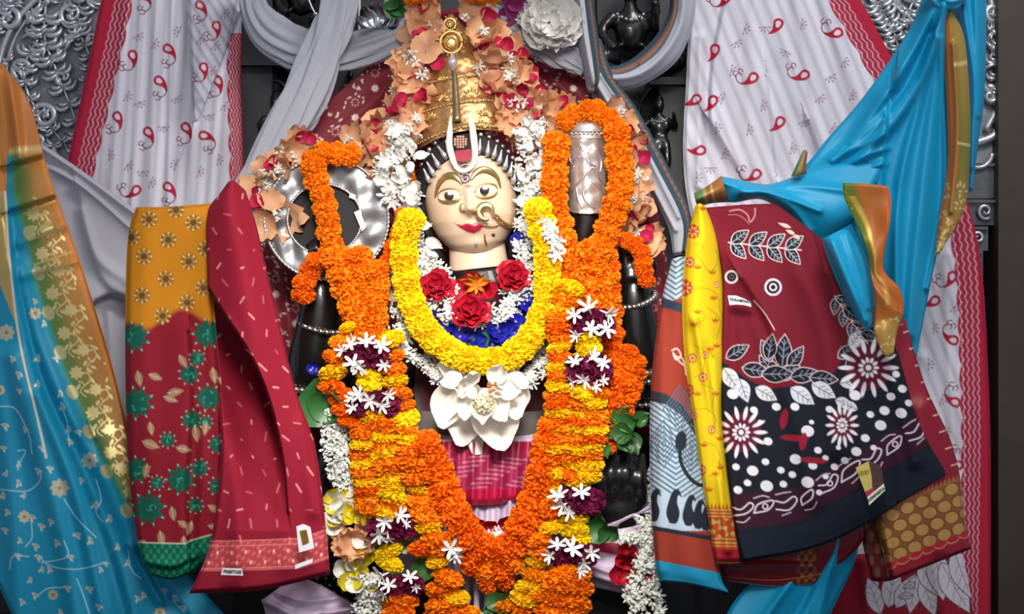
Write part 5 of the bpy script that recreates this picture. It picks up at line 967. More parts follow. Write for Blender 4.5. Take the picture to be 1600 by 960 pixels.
for k in range(8):
    x = 893 + k * 6.6; m1 = MB(); m1.ball(x, 208.5, -.056 - math.sqrt(max(0, 31 ** 2 - (x - 916) ** 2)) * PX, 2.3, seg=8, rings=5); m1.build('boss', mat('bright_silver', '#c9c6c8'), mace)
for P_ in ([(905, 222), (915, 240), (925, 228)], [(915, 240), (922, 256), (940, 262)], [(930, 232), (940, 250), (938, 270)], [(915, 240), (900, 250), (892, 270)], [(922, 256), (912, 276), (900, 292), (894, 310)], [(912, 276), (926, 262), (936, 280), (946, 290)], [(926, 284), (912, 300), (918, 318), (930, 326)], [(926, 284), (938, 296), (944, 312)], [(900, 292), (904, 312), (910, 326)], [(893, 236), (891, 250), (897, 262)]):
    m1 = MB(); m1.add(ptube([(x, y, -.056 - math.sqrt(max(0, 30.5 ** 2 - (x - 917) ** 2)) * PX) for x, y in P_], [1, 2.2, 1], n=16, sides=6)); m1.build('embossed_vine', mat('bright_silver', '#c9c6c8'), mace)
m1 = MB(); m1.add(ptube([(918, 318, -.05), (916, 345, -.05), (910, 380, -.045), (904, 440, -.03)], [27, 25, 24, 22], n=20, sides=24)); m1.add(ptube([(918, 330, -.05), (917, 338, -.05)], [28, 28], n=4, sides=24)); m1.build('shaft', black, mace)
# ------------------------------------------------------------------ flowers
def petal_ball(n, flat, seed, w_=.30, l0=.62, curl=.25):
    r_ = random.Random(seed); vs = []; fs = []
    b_ = ball((0, 0, 0), (.78, .78, .78 * flat), 10, 6); vs += b_[0]; fs += b_[1]
    for k in range(n):
        z = 1 - 2 * (k + .5) / n; a = k * 2.39996 + r_.uniform(-.2, .2); s_ = math.sqrt(1 - z * z)
        d = Vector((s_ * math.cos(a), s_ * math.sin(a), z * flat)); L_ = d.length; d.normalize(); L_ = max(L_, .75) if flat < 1 else L_
        t = d.orthogonal().normalized(); t.rotate(Matrix.Rotation(r_.uniform(0, 6.28), 3, d)); q = d.cross(t)
        tip = L_ * r_.uniform(.96, 1.05); o = len(vs); w1 = w_ * r_.uniform(.8, 1.2); lean = r_.uniform(-.2, .2)
        vs += [tuple(d * l0 * L_ - t * w1 * .4), tuple(d * l0 * L_ + t * w1 * .4), tuple(d * tip + t * w1 * .75 + q * (lean + curl * r_.uniform(-.6, .6))), tuple(d * (tip + .07) + q * lean), tuple(d * tip - t * w1 * .75 + q * (lean + curl * r_.uniform(-.6, .6)))]
        fs += [(o, o + 1, o + 3), (o + 1, o + 2, o + 3), (o, o + 3, o + 4)]
    return mesh_from('marigold', vs, fs, False)
COLS = {'o': '#f28a10', 'd': '#ee7209', 'g': '#f09a10', 'y': '#f5c80e', 'l': '#f7d818', 'm': '#6a123c', 'c': '#f48a0e'}
MG = {}
for c_, h_ in COLS.items():
    fm = mat('petals_' + {'o': 'orange', 'd': 'deep_orange', 'g': 'amber', 'y': 'yellow', 'l': 'lemon', 'm': 'maroon', 'c': 'bright_orange'}[c_], h_, .65, noise=.12, scale=3, bump=0, rand=.07, spec=.2, trans=.25)
    MG[c_] = []
    for k in range(3):
        me = petal_ball(320, .78, k * 7 + ord(c_), .15, .76, .13); me.materials.append(fm); MG[c_].append(me)
def place(me, name, px, py, yd, r_px, parent, axis=None, jit=.5, sq=(1, 1, 1), roll=None):
    o = bpy.data.objects.new(name, me); COL.objects.link(o)
    o.parent = parent; o.matrix_parent_inverse = Matrix.Translation(-parent.location)
    if axis is None: q = Euler((rnd.uniform(-jit, jit), rnd.uniform(-jit, jit), rnd.uniform(0, 6.28))).to_quaternion()
    else:
        q = Vector(axis).to_track_quat('Z', 'Y') @ Euler((rnd.uniform(-jit, jit), rnd.uniform(-jit, jit), rnd.uniform(0, 6.28) if roll is None else roll)).to_quaternion()
    o.rotation_mode = 'QUATERNION'; o.rotation_quaternion = q; o.location = W(px, py, yd); s_ = r_px * PX; o.scale = (s_ * sq[0], s_ * sq[1], s_ * sq[2])
    return o
def strand(parent, pts, r, cols, step=None, jit=.25, name='marigold', wob=2.0, flat=1.0):
    """marigolds threaded along a path of (px, py, depth)"""
    P = path(pts, 400); seg = np.hypot(*np.diff(P[:, :2], axis=0).T); cum = np.concatenate([[0], np.cumsum(seg)]); step = step or float(np.mean(r)) * 1.02; n = max(2, int(round(cum[-1] / step)) + 1)
    s = np.linspace(0, cum[-1], n); Q = np.stack([np.interp(s, cum, P[:, j]) for j in range(3)], 1); T = np.gradient(Q, axis=0)
    for k in range(n):
        rk = (r if not hasattr(r, '__len__') else float(np.interp(s[k] / cum[-1], np.linspace(0, 1, len(r)), r))) * rnd.uniform(.93, 1.07)
        c_ = cols[k % len(cols)] if len(cols) < 40 else cols[k]
        place(rnd.choice(MG[c_]), name, Q[k, 0] + rnd.uniform(-wob, wob), Q[k, 1] + rnd.uniform(-wob, wob), Q[k, 2] + rnd.uniform(-.004, .004), rk, parent, (T[k, 0], 0, -T[k, 1]), jit, (1, 1, flat))
def thread(parent, pts):
    vs, fs = ptube(pts, [1.4, 1.4], n=40, sides=5); link('thread', mesh_from('thread', vs, fs), mat('cotton_thread', '#b9a98a', .9), parent)
def garland(label, strands, base, group=None, name='marigold_garland'):
    r = empty(name, V(*base), label, 'garland', group)
    for s_ in strands:
        strand(r, *s_[:1], *s_[1:]) if not isinstance(s_, dict) else strand(r, **s_); thread(r, s_[0] if not isinstance(s_, dict) else s_['pts'])
    return r
Z = lambda pts, y: [(a, b_, y) for a, b_ in pts]
garland('orange marigold garland looped over the silver disc and spread below it', [
    (Z([(548, 244), (525, 240), (502, 243), (488, 252)], -.085), 19, 'oc'), (Z([(490, 262), (497, 285), (506, 320), (512, 350), (520, 385), (530, 400)], -.095), 19, 'co'),
    (Z([(530, 405), (540, 440), (555, 480), (572, 520)], -.115), 26, 'oc'), (Z([(558, 402), (568, 430), (576, 470), (582, 520)], -.115), 22, 'oc'), (Z([(588, 425), (588, 460), (586, 495), (586, 520)], -.12), 20, 'o'),
    (Z([(512, 402), (492, 410), (480, 432), (474, 462)], -.09), 17, 'd'), (Z([(628, 335), (622, 360), (610, 390), (600, 415)], -.10), 11, 'd', 9)], (550, 530, -.1))
garland('orange marigold garland hung around the embossed silver mace', [
    (Z([(868, 225), (866, 270), (867, 320), (876, 360), (886, 395), (896, 432)], -.105), 21, 'oc'), (Z([(884, 190), (900, 178), (920, 174), (944, 180), (962, 198)], -.075), 18, 'oc'),
    (Z([(966, 210), (969, 250), (968, 295), (958, 335), (945, 370), (932, 400)], -.10), 21, 'co'), (Z([(930, 395), (928, 425), (926, 460), (934, 490)], -.115), 26, 'oc'), (Z([(948, 380), (952, 420), (956, 460), (956, 500), (960, 520)], -.105), 17, 'do'),
    (Z([(964, 372), (985, 378), (1000, 392), (1006, 415), (1010, 440)], -.085), 14, 'd')], (930, 520, -.1))
garland('thick lemon yellow marigold garland hanging round the neck', [
    (Z([(641, 345), (632, 375), (632, 420), (640, 465), (660, 510), (695, 545), (735, 562), (775, 564), (815, 545), (842, 505), (855, 455), (856, 405), (848, 362), (838, 325)], -.135), 20, 'lly', 13)], (760, 580, -.13))
garland('deep orange marigold garland making the large loop below the pink skirt', [
    (Z([(664, 692), (682, 730), (697, 770), (716, 812), (742, 848), (772, 862), (802, 848), (824, 806), (840, 760), (852, 715), (866, 668)], -.15), 24, 'd'), (Z([(738, 876), (760, 888), (780, 892), (800, 876)], -.14), 23, 'do'), (Z([(762, 905), (775, 912), (786, 905)], -.13), 20, 'd'), (Z([(868, 660), (876, 636), (880, 615)], -.14), 22, 'd')], (770, 900, -.14))
garland('orange marigold strand hanging right of the maroon rosettes, beside the black arm', [
    (Z([(956, 520), (956, 560), (948, 600), (946, 640)], -.10), 15, 'd'), (Z([(984, 552), (978, 570), (972, 600), (966, 635), (952, 668), (950, 700)], -.12), [15, 20, 25, 25, 22, 14], 'd'), (Z([(996, 566), (992, 590), (982, 618)], -.115), 16, 'd')], (950, 700, -.11))
def poms(label, rows, base, group=None):
    r = empty('marigold_garland', V(*base), label, 'garland', group); n = 0
    for (x, y, rad, c_, yd) in rows:
        place(rnd.choice(MG[c_]), 'marigold', x, y, yd + rnd.uniform(-.005, .005), rad, r, (rnd.uniform(-.2, .2), rnd.uniform(-.3, .3), 1), .3, (1, 1, .72)); n += 1
    cols = {}
    ys = sorted(rows, key=lambda q: q[1]); thread(r, [(q[0], q[1], q[4]) for q in (ys[0], ys[len(ys) // 2], ys[-1])])
    return r
L = -.155
poms('left ladder garland of orange and yellow marigolds with maroon rosettes', [(x, y, r_, c_, L) for x, y, r_, c_ in
    [(535, 535, 20, 'o'), (612, 530, 20, 'y'), (543, 512, 13, 'y'), (523, 560, 19, 'o'), (520, 583, 21, 'y'), (518, 605, 20, 'd'), (534, 622, 20, 'd'), (538, 640, 19, 'd'), (545, 658, 17, 'd'), (612, 556, 19, 'o'), (615, 576, 19, 'o'), (617, 596, 20, 'y'), (624, 616, 19, 'o'), (629, 634, 19, 'o'), (632, 652, 22, 'y'), (634, 667, 18, 'o'),
     (577, 588, 19, 'l'), (577, 602, 19, 'l'), (568, 676, 21, 'o'), (566, 694, 19, 'y'), (566, 708, 20, 'o'), (567, 723, 19, 'y'), (570, 738, 21, 'o'), (572, 752, 20, 'y'), (574, 766, 20, 'd'), (574, 780, 20, 'g'), (577, 796, 22, 'o'),
     (584, 656, 22, 'y'), (594, 668, 24, 'o'), (598, 682, 21, 'y'), (598, 697, 22, 'o'), (601, 709, 22, 'y'), (603, 723, 23, 'o'), (606, 737, 23, 'g'), (608, 748, 22, 'y'), (611, 761, 21, 'y'), (612, 775, 23, 'l'), (614, 790, 22, 'o'), (602, 802, 21, 'y'),
     (636, 684, 22, 'y'), (638, 704, 22, 'o'), (642, 724, 24, 'o'), (647, 746, 23, 'o'), (652, 764, 17, 'y'), (658, 784, 22, 'o'), (662, 804, 23, 'o'), (668, 822, 22, 'y'), (680, 846, 24, 'o'), (660, 858, 22, 'd'), (690, 860, 20, 'o')]], (600, 860, L))
poms('right ladder garland of banded orange and yellow marigolds with maroon rosettes', [(x, y, r_, c_, L) for x, y, r_, c_ in
    [(888, 452, 24, 'y'), (884, 470, 22, 'o'), (878, 484, 20, 'y'), (874, 498, 20, 'o'), (874, 514, 21, 'd'), (876, 530, 20, 'o'), (874, 543, 19, 'y'), (875, 558, 19, 'd'), (873, 574, 19, 'y'), (874, 588, 19, 'o'), (872, 603, 19, 'y'), (870, 618, 20, 'o'),
     (920, 528, 20, 'l'), (920, 543, 20, 'l'), (912, 558, 18, 'l'), (910, 610, 22, 'y'), (932, 612, 20, 'o'),
     (870, 632, 20, 'd'), (900, 630, 20, 'o'), (928, 628, 20, 'y'), (872, 645, 20, 'y'), (902, 646, 20, 'y'), (930, 645, 20, 'g'), (870, 658, 20, 'o'), (902, 660, 20, 'd'), (930, 660, 20, 'o'), (870, 668, 20, 'y'), (900, 674, 20, 'y'), (930, 672, 20, 'y'), (868, 683, 20, 'o'), (898, 686, 20, 'o'), (928, 686, 20, 'd'), (864, 698, 20, 'y'), (896, 701, 20, 'y'), (924, 698, 20, 'y'), (866, 714, 21, 'o'), (894, 714, 20, 'o'), (922, 713, 20, 'o'), (896, 728, 20, 'y'), (922, 726, 21, 'y'), (866, 738, 19, 'y'), (892, 741, 20, 'd'), (918, 742, 21, 'y'), (866, 752, 18, 'o'), (902, 752, 20, 'y'), (864, 765, 14, 'y')]], (890, 770, L))
poms('lower right strand of orange and yellow marigolds below the ladder garland', [(x, y, r_, c_, -.15) for x, y, r_, c_ in
    [(856, 784, 20, 'o'), (858, 800, 19, 'd'), (860, 820, 20, 'y'), (838, 842, 22, 'o'), (846, 858, 23, 'o'), (840, 878, 18, 'y'), (836, 900, 21, 'g'), (826, 918, 21, 'y'), (818, 936, 21, 'y'), (842, 930, 20, 'g'), (812, 952, 20, 'o'), (792, 950, 19, 'g'), (898, 812, 21, 'l'), (898, 830, 21, 'l'), (904, 842, 18, 'l')]], (840, 950, -.15))
poms('thick orange marigold bundle at the bottom, right of centre', [(x, y, r_, c_, -.16) for x, y, r_, c_ in
    [(876, 898, 26, 'o'), (900, 902, 24, 'o'), (872, 918, 26, 'o'), (900, 922, 26, 'o'), (868, 938, 26, 'o'), (897, 942, 26, 'o'), (862, 958, 27, 'o'), (892, 962, 27, 'o'), (858, 978, 26, 'o'), (890, 982, 26, 'o')]], (880, 990, -.16))
poms('orange and yellow marigold strand at the bottom, left of centre', [(x, y, r_, c_, -.15) for x, y, r_, c_ in
    [(684, 876, 18, 'y'), (700, 904, 24, 'o'), (690, 922, 25, 'o'), (712, 934, 21, 'y'), (690, 946, 24, 'o'), (712, 958, 24, 'o'), (680, 968, 24, 'o'), (730, 962, 20, 'g'), (625, 940, 27, 'o'), (622, 962, 25, 'o'), (607, 862, 21, 'l'), (608, 880, 22, 'l'), (690, 985, 24, 'o')]], (690, 985, -.15))
poms('two orange marigold tufts at the very top of the crown', [(x, y, r_, c_, -.03) for x, y, r_, c_ in [(645, -4, 15, 'o'), (664, -6, 16, 'o'), (684, -6, 14, 'd'), (735, -6, 14, 'o'), (752, -5, 16, 'o'), (772, -5, 15, 'c')]], (704, 0, -.03))

white = mat('white_petal', '#e2e1de', .55, noise=.03, scale=4, bump=0, rand=.06, spec=.3, trans=.15)
# petals
def petal(seed, rag=.10, bend=.5, nu=7, nv=6, wd_=.75, tip=.62):
    r_ = random.Random(seed); P = np.zeros((nv, nu, 3)); ph = r_.uniform(0, 6)
    for i in range(nv):
        t = i / (nv - 1); hw_ = wd_ * (math.sin(math.pi * min(1, t * tip + .08)) ** .8)
        for j in range(nu):
            u = -1 + 2 * j / (nu - 1); rr_ = rag * (t ** 2) * r_.uniform(-1, 1)
            P[i, j] = (u * hw_ * (1 + rr_), t * (1 - .18 * u * u) + rr_ * .8, bend * (t * t) * .6 - .25 * (1 - u * u) * math.sin(math.pi * t) + .10 * math.sin(4 * u + ph) * t + rag * .8 * r_.uniform(-1, 1) * t * abs(u))
    return grid_mesh('petal', P)
PET = [petal(k, .20, (.6, -.5, .9, .3, -.8)[k % 6 % 5], 9, 7, .62) for k in range(6)]; SM = [petal(20 + k, .03, (.4, .7, .2)[k], 6, 6, .55) for k in range(3)]
def variants(src, m): 
    out = []
    for s_ in src: q = s_.copy(); q.materials.clear(); q.materials.append(m); out.append(q)
    return out
peach = variants(PET, mat('peach_petal', '#e6b088', .6, noise=.12, scale=3, bump=0, rand=.12, spec=.2, trans=.3))
pink = variants(SM, mat('rose_pink_petal', '#b01a44', .6, noise=.15, scale=3, bump=0, rand=.15, spec=.3, trans=.15))
redp = variants(SM, mat('red_petal', '#a80f25', .55, noise=.12, scale=3, bump=0, rand=.1, spec=.3, trans=.1))
whitep = variants(SM, white); lotw = variants([petal(80 + k, .12, (.6, -.4, .9)[k], 7, 7, .34, .8) for k in range(3)], white); lemonp = variants(SM, mat('lemon_petal', '#d8c51c', .55, noise=.1, scale=3, bump=0, rand=.1, trans=.15)); bluep = variants(SM, mat('blue_petal', '#141d86', .35, noise=.2, scale=3, bump=0, rand=.2, spec=.6))
orangep = variants([petal(50 + k, .02, (.4, .7)[k], 6, 7, .15, .86) for k in range(2)], mat('amber_petal', '#d07c16', .55, noise=.1, scale=3, bump=0, rand=.1, trans=.15)); leafm = variants([petal(40, .01, .25, 7, 7, .42, .88), petal(41, .01, -.3, 7, 7, .4, .88)], mat('green_leaf', '#2c5a2a', .4, noise=.2, scale=6, bump=.1, rand=.2, spec=.5))
violetp = variants(SM, mat('violet_petal', '#7d2560', .5, noise=.15, scale=3, bump=0, rand=.15, trans=.1))
def pet(lst, name, x, y, yd, size, ang, parent, tilt=.0, yaw=None):
    """a petal lying towards the viewer; ang is the picture angle its tip points to (0 right, 90 up)"""
    o = bpy.data.objects.new(name, rnd.choice(lst)); COL.objects.link(o); o.parent = parent; o.matrix_parent_inverse = Matrix.Translation(-parent.location) if parent is not None else Matrix()
    a = math.radians(ang - 90); M = Matrix.Rotation(-a, 3, 'Y') @ Matrix.Rotation(tilt, 3, 'X') @ Matrix.Rotation(rnd.uniform(-.35, .35) if yaw is None else yaw, 3, 'Z') @ Matrix.Rotation(math.pi / 2, 3, 'X')
    o.rotation_euler = M.to_euler(); o.location = W(x, y, yd); s_ = size * PX; o.scale = (s_, s_, s_); return o
# small white flowers
def star(n, seed, w_=.24, cup=.25):
    r_ = random.Random(seed); vs = []; fs = []
    for k in range(n):
        a = 2 * math.pi * k / n + r_.uniform(-.15, .15); l = r_.uniform(.85, 1.1); d = Vector((math.cos(a), math.sin(a), 0)); t = Vector((-d.y, d.x, 0)); o = len(vs); h_ = cup * r_.uniform(.6, 1.5)
        rise = Vector((0, 0, h_)); q = [(.04, .05, 0), (.35, .15, .35), (.68, w_ * .85, .6), (.9, w_ * .55, .75)]
        for f_, hw_, z_ in q: vs += [tuple(d * f_ * l - t * hw_ + rise * z_), tuple(d * f_ * l + rise * (z_ - .22)), tuple(d * f_ * l + t * hw_ + rise * z_)]
        vs.append(tuple(d * l * .98 + rise * .8))
        for r0 in (0, 3, 6): fs += [(o + r0, o + r0 + 1, o + r0 + 4, o + r0 + 3), (o + r0 + 1, o + r0 + 2, o + r0 + 5, o + r0 + 4)]
        fs += [(o + 9, o + 10, o + 12), (o + 10, o + 11, o + 12)]
    t = tube([(0, 0, -.9), (0, 0, -.4), (0, 0, .02)], [.07, .09, .14], n=5, sides=6); o = len(vs); vs += t[0]; fs += [tuple(i + o for i in f) for f in t[1]]
    return mesh_from('white_flower', vs, fs, True)
WF = [star(6, 1, .2, .35), star(6, 2, .22, .7), star(5, 3, .2, .2)]
for m_ in WF: m_.materials.append(white)
def bud(seed):
    r_ = random.Random(seed); vs = []; fs = []
    for k in range(3):
        d = Vector((r_.uniform(-.5, .5), r_.uniform(-.5, .5), r_.uniform(-.3, .3))); t = tube([d, d + Vector((r_.uniform(-.2, .2), r_.uniform(-.2, .2), .45)), d + Vector((r_.uniform(-.3, .3), r_.uniform(-.3, .3), .95))], [.13, .26, .07], n=6, sides=6); o = len(vs); vs += t[0]; fs += [tuple(i + o for i in f) for f in t[1]]
    return mesh_from('white_bud', vs, fs, True)
WB = [bud(k) for k in range(4)]
cream_b = mat('cream_bud', '#dcded6', .55, noise=.04, scale=4, bump=0, rand=.08, spec=.3, trans=.1)
for m_ in WB: m_.materials.append(cream_b)
def white_string(label, pts, half, n, group=None, mix=.5, size=9, name='white_flower_string', pets=0):
    r = empty(name, V(*pts[-1]), label, 'garland', group); P = path(pts, 200)
    for k in range(n):
        q = P[int((k + rnd.random()) / n * 199)]; h_ = half if not hasattr(half, '__len__') else np.interp(k / n, np.linspace(0, 1, len(half)), half)
        x, y = q[0] + rnd.uniform(-h_, h_), q[1] + rnd.uniform(-h_ * .3, h_ * .3); s_ = 1 - (abs(x - q[0]) / (h_ + .01)) ** 2
        isf = rnd.random() < mix
        place(rnd.choice(WF if isf else WB), 'white_flower' if isf else 'white_bud', x, y, q[2] - .012 * s_ - rnd.uniform(0, .008), size * rnd.uniform(.85, 1.2), r, (rnd.uniform(-.8, .8), -1, rnd.uniform(-.6, .8)), .5)
    for k in range(pets):
        q = P[int((k + rnd.random()) / pets * 199)]; h_ = half if not hasattr(half, '__len__') else np.interp(k / pets, np.linspace(0, 1, len(half)), half)
        pet(lotw, 'white_petal', q[0] + rnd.uniform(-h_, h_), q[1] + rnd.uniform(-8, 8), q[2] - .022, rnd.uniform(18, 30), rnd.uniform(0, 360), r, rnd.uniform(-.4, .8))
    thread(r, pts); return r
white_string('white tuberose string hanging left of the left ladder garland', [(510, 640, -.12), (522, 680, -.125), (533, 720, -.13), (540, 765, -.13)], [9, 20, 22, 20], 150, mix=.35, size=10)
white_string('white tuberose string at the bottom right beside the turquoise hem', [(1008, 815, -.12), (1018, 850, -.12), (1010, 890, -.12), (1005, 930, -.12), (1015, 975, -.12)], [12, 16, 22, 26, 26], 190, mix=.2, size=11)
white_string('string of white buds on the left breast below the yellow garland', [(655, 558, -.075), (672, 572, -.08), (690, 590, -.085), (705, 600, -.09)], 14, 60, mix=.5, size=9)
white_string('string of white buds on the right breast below the yellow garland', [(855, 535, -.075), (848, 560, -.08), (835, 582, -.085), (820, 602, -.09)], 14, 60, mix=.6, size=9)
white_string('ring of white jasmine around the neck inside the yellow garland', [(660, 408, -.075), (680, 430, -.085), (690, 470, -.10), (715, 495, -.105), (760, 500, -.105), (800, 470, -.10), (825, 440, -.09), (830, 400, -.075), (815, 375, -.05)], [20, 26, 28, 24, 20, 26, 26, 22, 16], 230, mix=.5, size=10)
white_string('white jasmine clump at the left ear over the silver disc edge', [(628, 200, -.06), (632, 230, -.06), (615, 262, -.065), (612, 290, -.065), (622, 320, -.06)], [16, 22, 30, 28, 16], 60, mix=.5, size=12, pets=26)
white_string('white jasmine clump at the right ear beside the orange garland', [(838, 190, -.06), (836, 220, -.06), (830, 250, -.06), (832, 285, -.06), (836, 318, -.06)], [16, 26, 24, 16, 14], 46, mix=.5, size=12, pets=22)
white_string('white blossoms peeping between yellow garland and left ladder', [(622, 450, -.08), (620, 490, -.085), (626, 530, -.09), (634, 560, -.09)], 10, 34, mix=.6, size=11)
white_string('white buds edging the yellow garland on its right', [(856, 345, -.16), (866, 375, -.16), (866, 400, -.15)], 8, 12, mix=.9, size=12)
white_string('white blossoms on the veil left of the silver disc', [(432, 262, -.03), (415, 300, -.03), (402, 345, -.03), (404, 380, -.03)], [12, 10, 9, 9], 60, mix=.4, size=9)
white_string('white blossoms at the bottom left beside the orange tuft', [(555, 905, -.13), (590, 915, -.14), (575, 945, -.13), (590, 975, -.13)], [20, 26, 24, 22], 110, mix=.4, size=10)
white_string('white petals inside the loop of the deep orange garland', [(742, 832, -.13), (765, 838, -.13), (792, 824, -.13)], 6, 18, mix=.8, size=9)
white_string('cream bud cluster on the lilac fold at lower right', [(978, 850, -.12), (990, 838, -.125), (1004, 842, -.12)], 16, 36, mix=.2, size=10)
white_string('white buds along the back of the black hand', [(1008, 735, -.06), (1012, 780, -.06), (1014, 830, -.06)], 8, 24, mix=.3, size=9)

white_string('white florets and buds between the left cheek and the yellow garland', [(650, 300, -.03), (648, 340, -.04), (655, 380, -.05), (668, 405, -.06)], [8, 10, 12, 14], 34, mix=.4, size=9, pets=8)
white_string('white florets and buds between the right cheek and the yellow garland', [(818, 290, -.03), (820, 330, -.04), (814, 360, -.05)], [7, 8, 10], 22, mix=.4, size=9, pets=6)
# rosettes: maroon blooms ringed by white tuberoses
maroon_d = petal_ball(110, .6, 5, .3); maroon_d.materials.append(mat('petals_maroon', COLS['m'])); maroon_d.name = 'maroon_bloom'
def rosette(label, cx, cy, wdt, hgt, nc, stars, yd=-.165):
    r = empty('flower_rosette', V(cx, cy + hgt, yd), label, 'rosette', 'maroon and white rosettes in the garlands')
    for k in range(nc): place(maroon_d, 'maroon_bloom', cx + (k - (nc - 1) / 2) * wdt / max(1, nc), cy + rnd.uniform(-3, 3), yd, hgt, r, (0, -1, .2), .3)
    for a, b_, s_ in stars: place(rnd.choice(WF[:2]), 'white_flower', a, b_, yd - .022, s_, r, ((a - cx) * .02, -1, -(b_ - cy) * .02), .6)
rosette('maroon rosette with white stars at the top of the left ladder', 576, 556, 56, 21, 3, [(548, 540, 15), (572, 535, 17), (596, 541, 16), (552, 568, 16), (562, 572, 14), (600, 570, 11), (535, 548, 11)])
rosette('maroon rosette with white stars, second on the left ladder', 585, 632, 64, 20, 3, [(562, 618, 15), (578, 626, 17), (606, 618, 14), (596, 634, 12), (548, 624, 10), (552, 638, 11)])
rosette('maroon rosette with white stars at the top of the right ladder', 922, 505, 52, 22, 3, [(920, 482, 17), (950, 490, 16), (898, 492, 13), (924, 514, 16), (948, 514, 15), (902, 524, 12)])
rosette('maroon rosette with white stars, second on the right ladder', 918, 580, 50, 22, 3, [(925, 560, 16), (898, 566, 14), (943, 568, 12), (914, 594, 15), (942, 594, 11), (895, 598, 12), (930, 604, 10)])
rosette('maroon rosette with white stars below the left ladder', 612, 826, 62, 19, 3, [(602, 815, 14), (624, 806, 15), (592, 835, 16), (606, 842, 13), (634, 818, 9)])
rosette('maroon rosette with white stars below the right ladder', 908, 784, 50, 20, 3, [(873, 775, 17), (880, 790, 16), (908, 770, 15), (890, 800, 13)])
rosette('maroon rosette with large white stars at lower right by the green leaf', 894, 866, 62, 19, 3, [(872, 852, 15), (894, 858, 18), (924, 864, 14), (912, 880, 12), (860, 868, 12), (906, 892, 11)])
rosette('maroon rosette with white stars at lower left by the green leaf', 626, 916, 60, 16, 3, [(596, 900, 16), (608, 915, 14), (640, 902, 13), (600, 930, 12), (650, 918, 9)])
rosette('small white star between the lower left strand and the orange loop', 702, 862, 10, 9, 1, [(704, 858, 17), (712, 868, 12)])

def petal_garland(label, spots, base):
    r = empty('petal_garland', V(*base), label, 'garland')
    for (x, y, yd) in spots:
        a0 = rnd.uniform(0, 360)
        for k in range(3): pet(peach, 'peach_petal', x + rnd.uniform(-9, 9), y + rnd.uniform(-9, 9), yd - rnd.uniform(0, .02), rnd.uniform(32, 46), a0 + k * rnd.uniform(80, 140), r, rnd.uniform(-.9, .9))
        t = rnd.uniform(0, 6.28); x2, y2 = x + 17 * math.cos(t), y + 17 * math.sin(t)
        for k in range(2): pet(pink, 'pink_petal', x2 + rnd.uniform(-5, 5), y2 + rnd.uniform(-5, 5), yd - .018, rnd.uniform(14, 22), rnd.uniform(0, 360), r, rnd.uniform(-.4, .6))
        t += rnd.uniform(1.6, 3.6); x3, y3 = x + 16 * math.cos(t), y + 16 * math.sin(t)
        for k in range(4): place(rnd.choice(WF + WB), 'white_flower', x3 + rnd.uniform(-8, 8), y3 + rnd.uniform(-8, 8), yd - .024, rnd.uniform(7, 10), r, (rnd.uniform(-.5, .5), -1, rnd.uniform(-.5, .5)), .4)
    return r
petal_garland('peach, pink and white petal garland edging the crown on its left', [(662, 26, -.0), (648, 60, -.01), (658, 92, -.02), (636, 104, -.01), (652, 130, -.02), (634, 148, -.0), (640, 176, -.03), (612, 180, -.0), (628, 208, -.02), (600, 214, -.01), (588, 240, -.02), (606, 258, -.03)], (610, 260, -.02))
petal_garland('peach, pink and white petal garland edging the crown on its right', [(745, 26, .0), (762, 58, -.01), (778, 82, -.01), (768, 108, -.02), (794, 104, -.0), (786, 132, -.02), (808, 116, -.0), (808, 148, -.02), (800, 172, -.03), (828, 160, -.0), (822, 186, -.02), (850, 178, -.0), (848, 204, -.02), (876, 172, -.0)], (850, 210, -.02))
petal_garland('peach and white petals along the veil left of the silver disc', [(452, 240, -.01), (470, 232, -.01), (430, 268, -.015), (414, 292, -.02), (424, 330, -.06), (560, 222, -.0), (575, 232, -.01)], (420, 340, -.02))
petal_garland('peach, pink and white petals on the veil right of the silver mace', [(972, 192, -.01), (984, 232, -.01), (992, 264, -.01), (988, 298, -.01), (998, 330, -.01), (1008, 368, -.01), (994, 368, -.03)], (1010, 380, -.01))

def rose(label, x, y, r_, yd, ax=(0, -1, .1)):
    e = empty('red_rose', V(x, y + r_, yd), label, 'flower', 'red roses below the neck')
    q = Vector(ax).to_track_quat('Z', 'Y').to_matrix()
    for k in range(17):
        ring_ = k / 16; a = k * 2.4; rad_ = r_ * (.12 + .62 * ring_); o = bpy.data.objects.new('rose_petal', rose_me[k % 3]); COL.objects.link(o); o.parent = e; o.matrix_parent_inverse = Matrix.Translation(-e.location)
        L_ = Matrix.Rotation(a, 3, 'Z') @ Matrix.Rotation(math.radians(84 - 66 * ring_), 3, 'X'); o.rotation_euler = (q @ L_).to_euler()
        off = q @ (Matrix.Rotation(a, 3, 'Z') @ Vector((0, rad_ * .35, -.25 * r_ * ring_))); o.location = Vector(W(x, y, yd)) + off * PX; s_ = r_ * (.55 + .35 * ring_) * PX; o.scale = (s_, s_, s_)
rose_me = variants([petal(60 + k, .03, -.45, 8, 7, .72) for k in range(3)], mat('rose_petal', '#a00f26', .5, noise=.15, scale=3, bump=0, rand=.08, spec=.35, trans=.08))
rose('red rose at the left of the neck flowers', 682, 446, 25, -.12, (-.1, -1, .3)); rose('red rose at the right of the neck flowers', 803, 431, 24, -.12, (.15, -1, .3)); rose('lowest red rose, over blue flowers below the neck', 735, 484, 28, -.135, (0, -1, .35))
def flower(name, label, cat, spots, base, group=None):
    e = empty(name, V(*base), label, cat, group)
    for lst, nm, x, y, yd, s_, a, tl in spots: pet(lst, nm, x, y, yd, s_, a, e, tl)
    return e
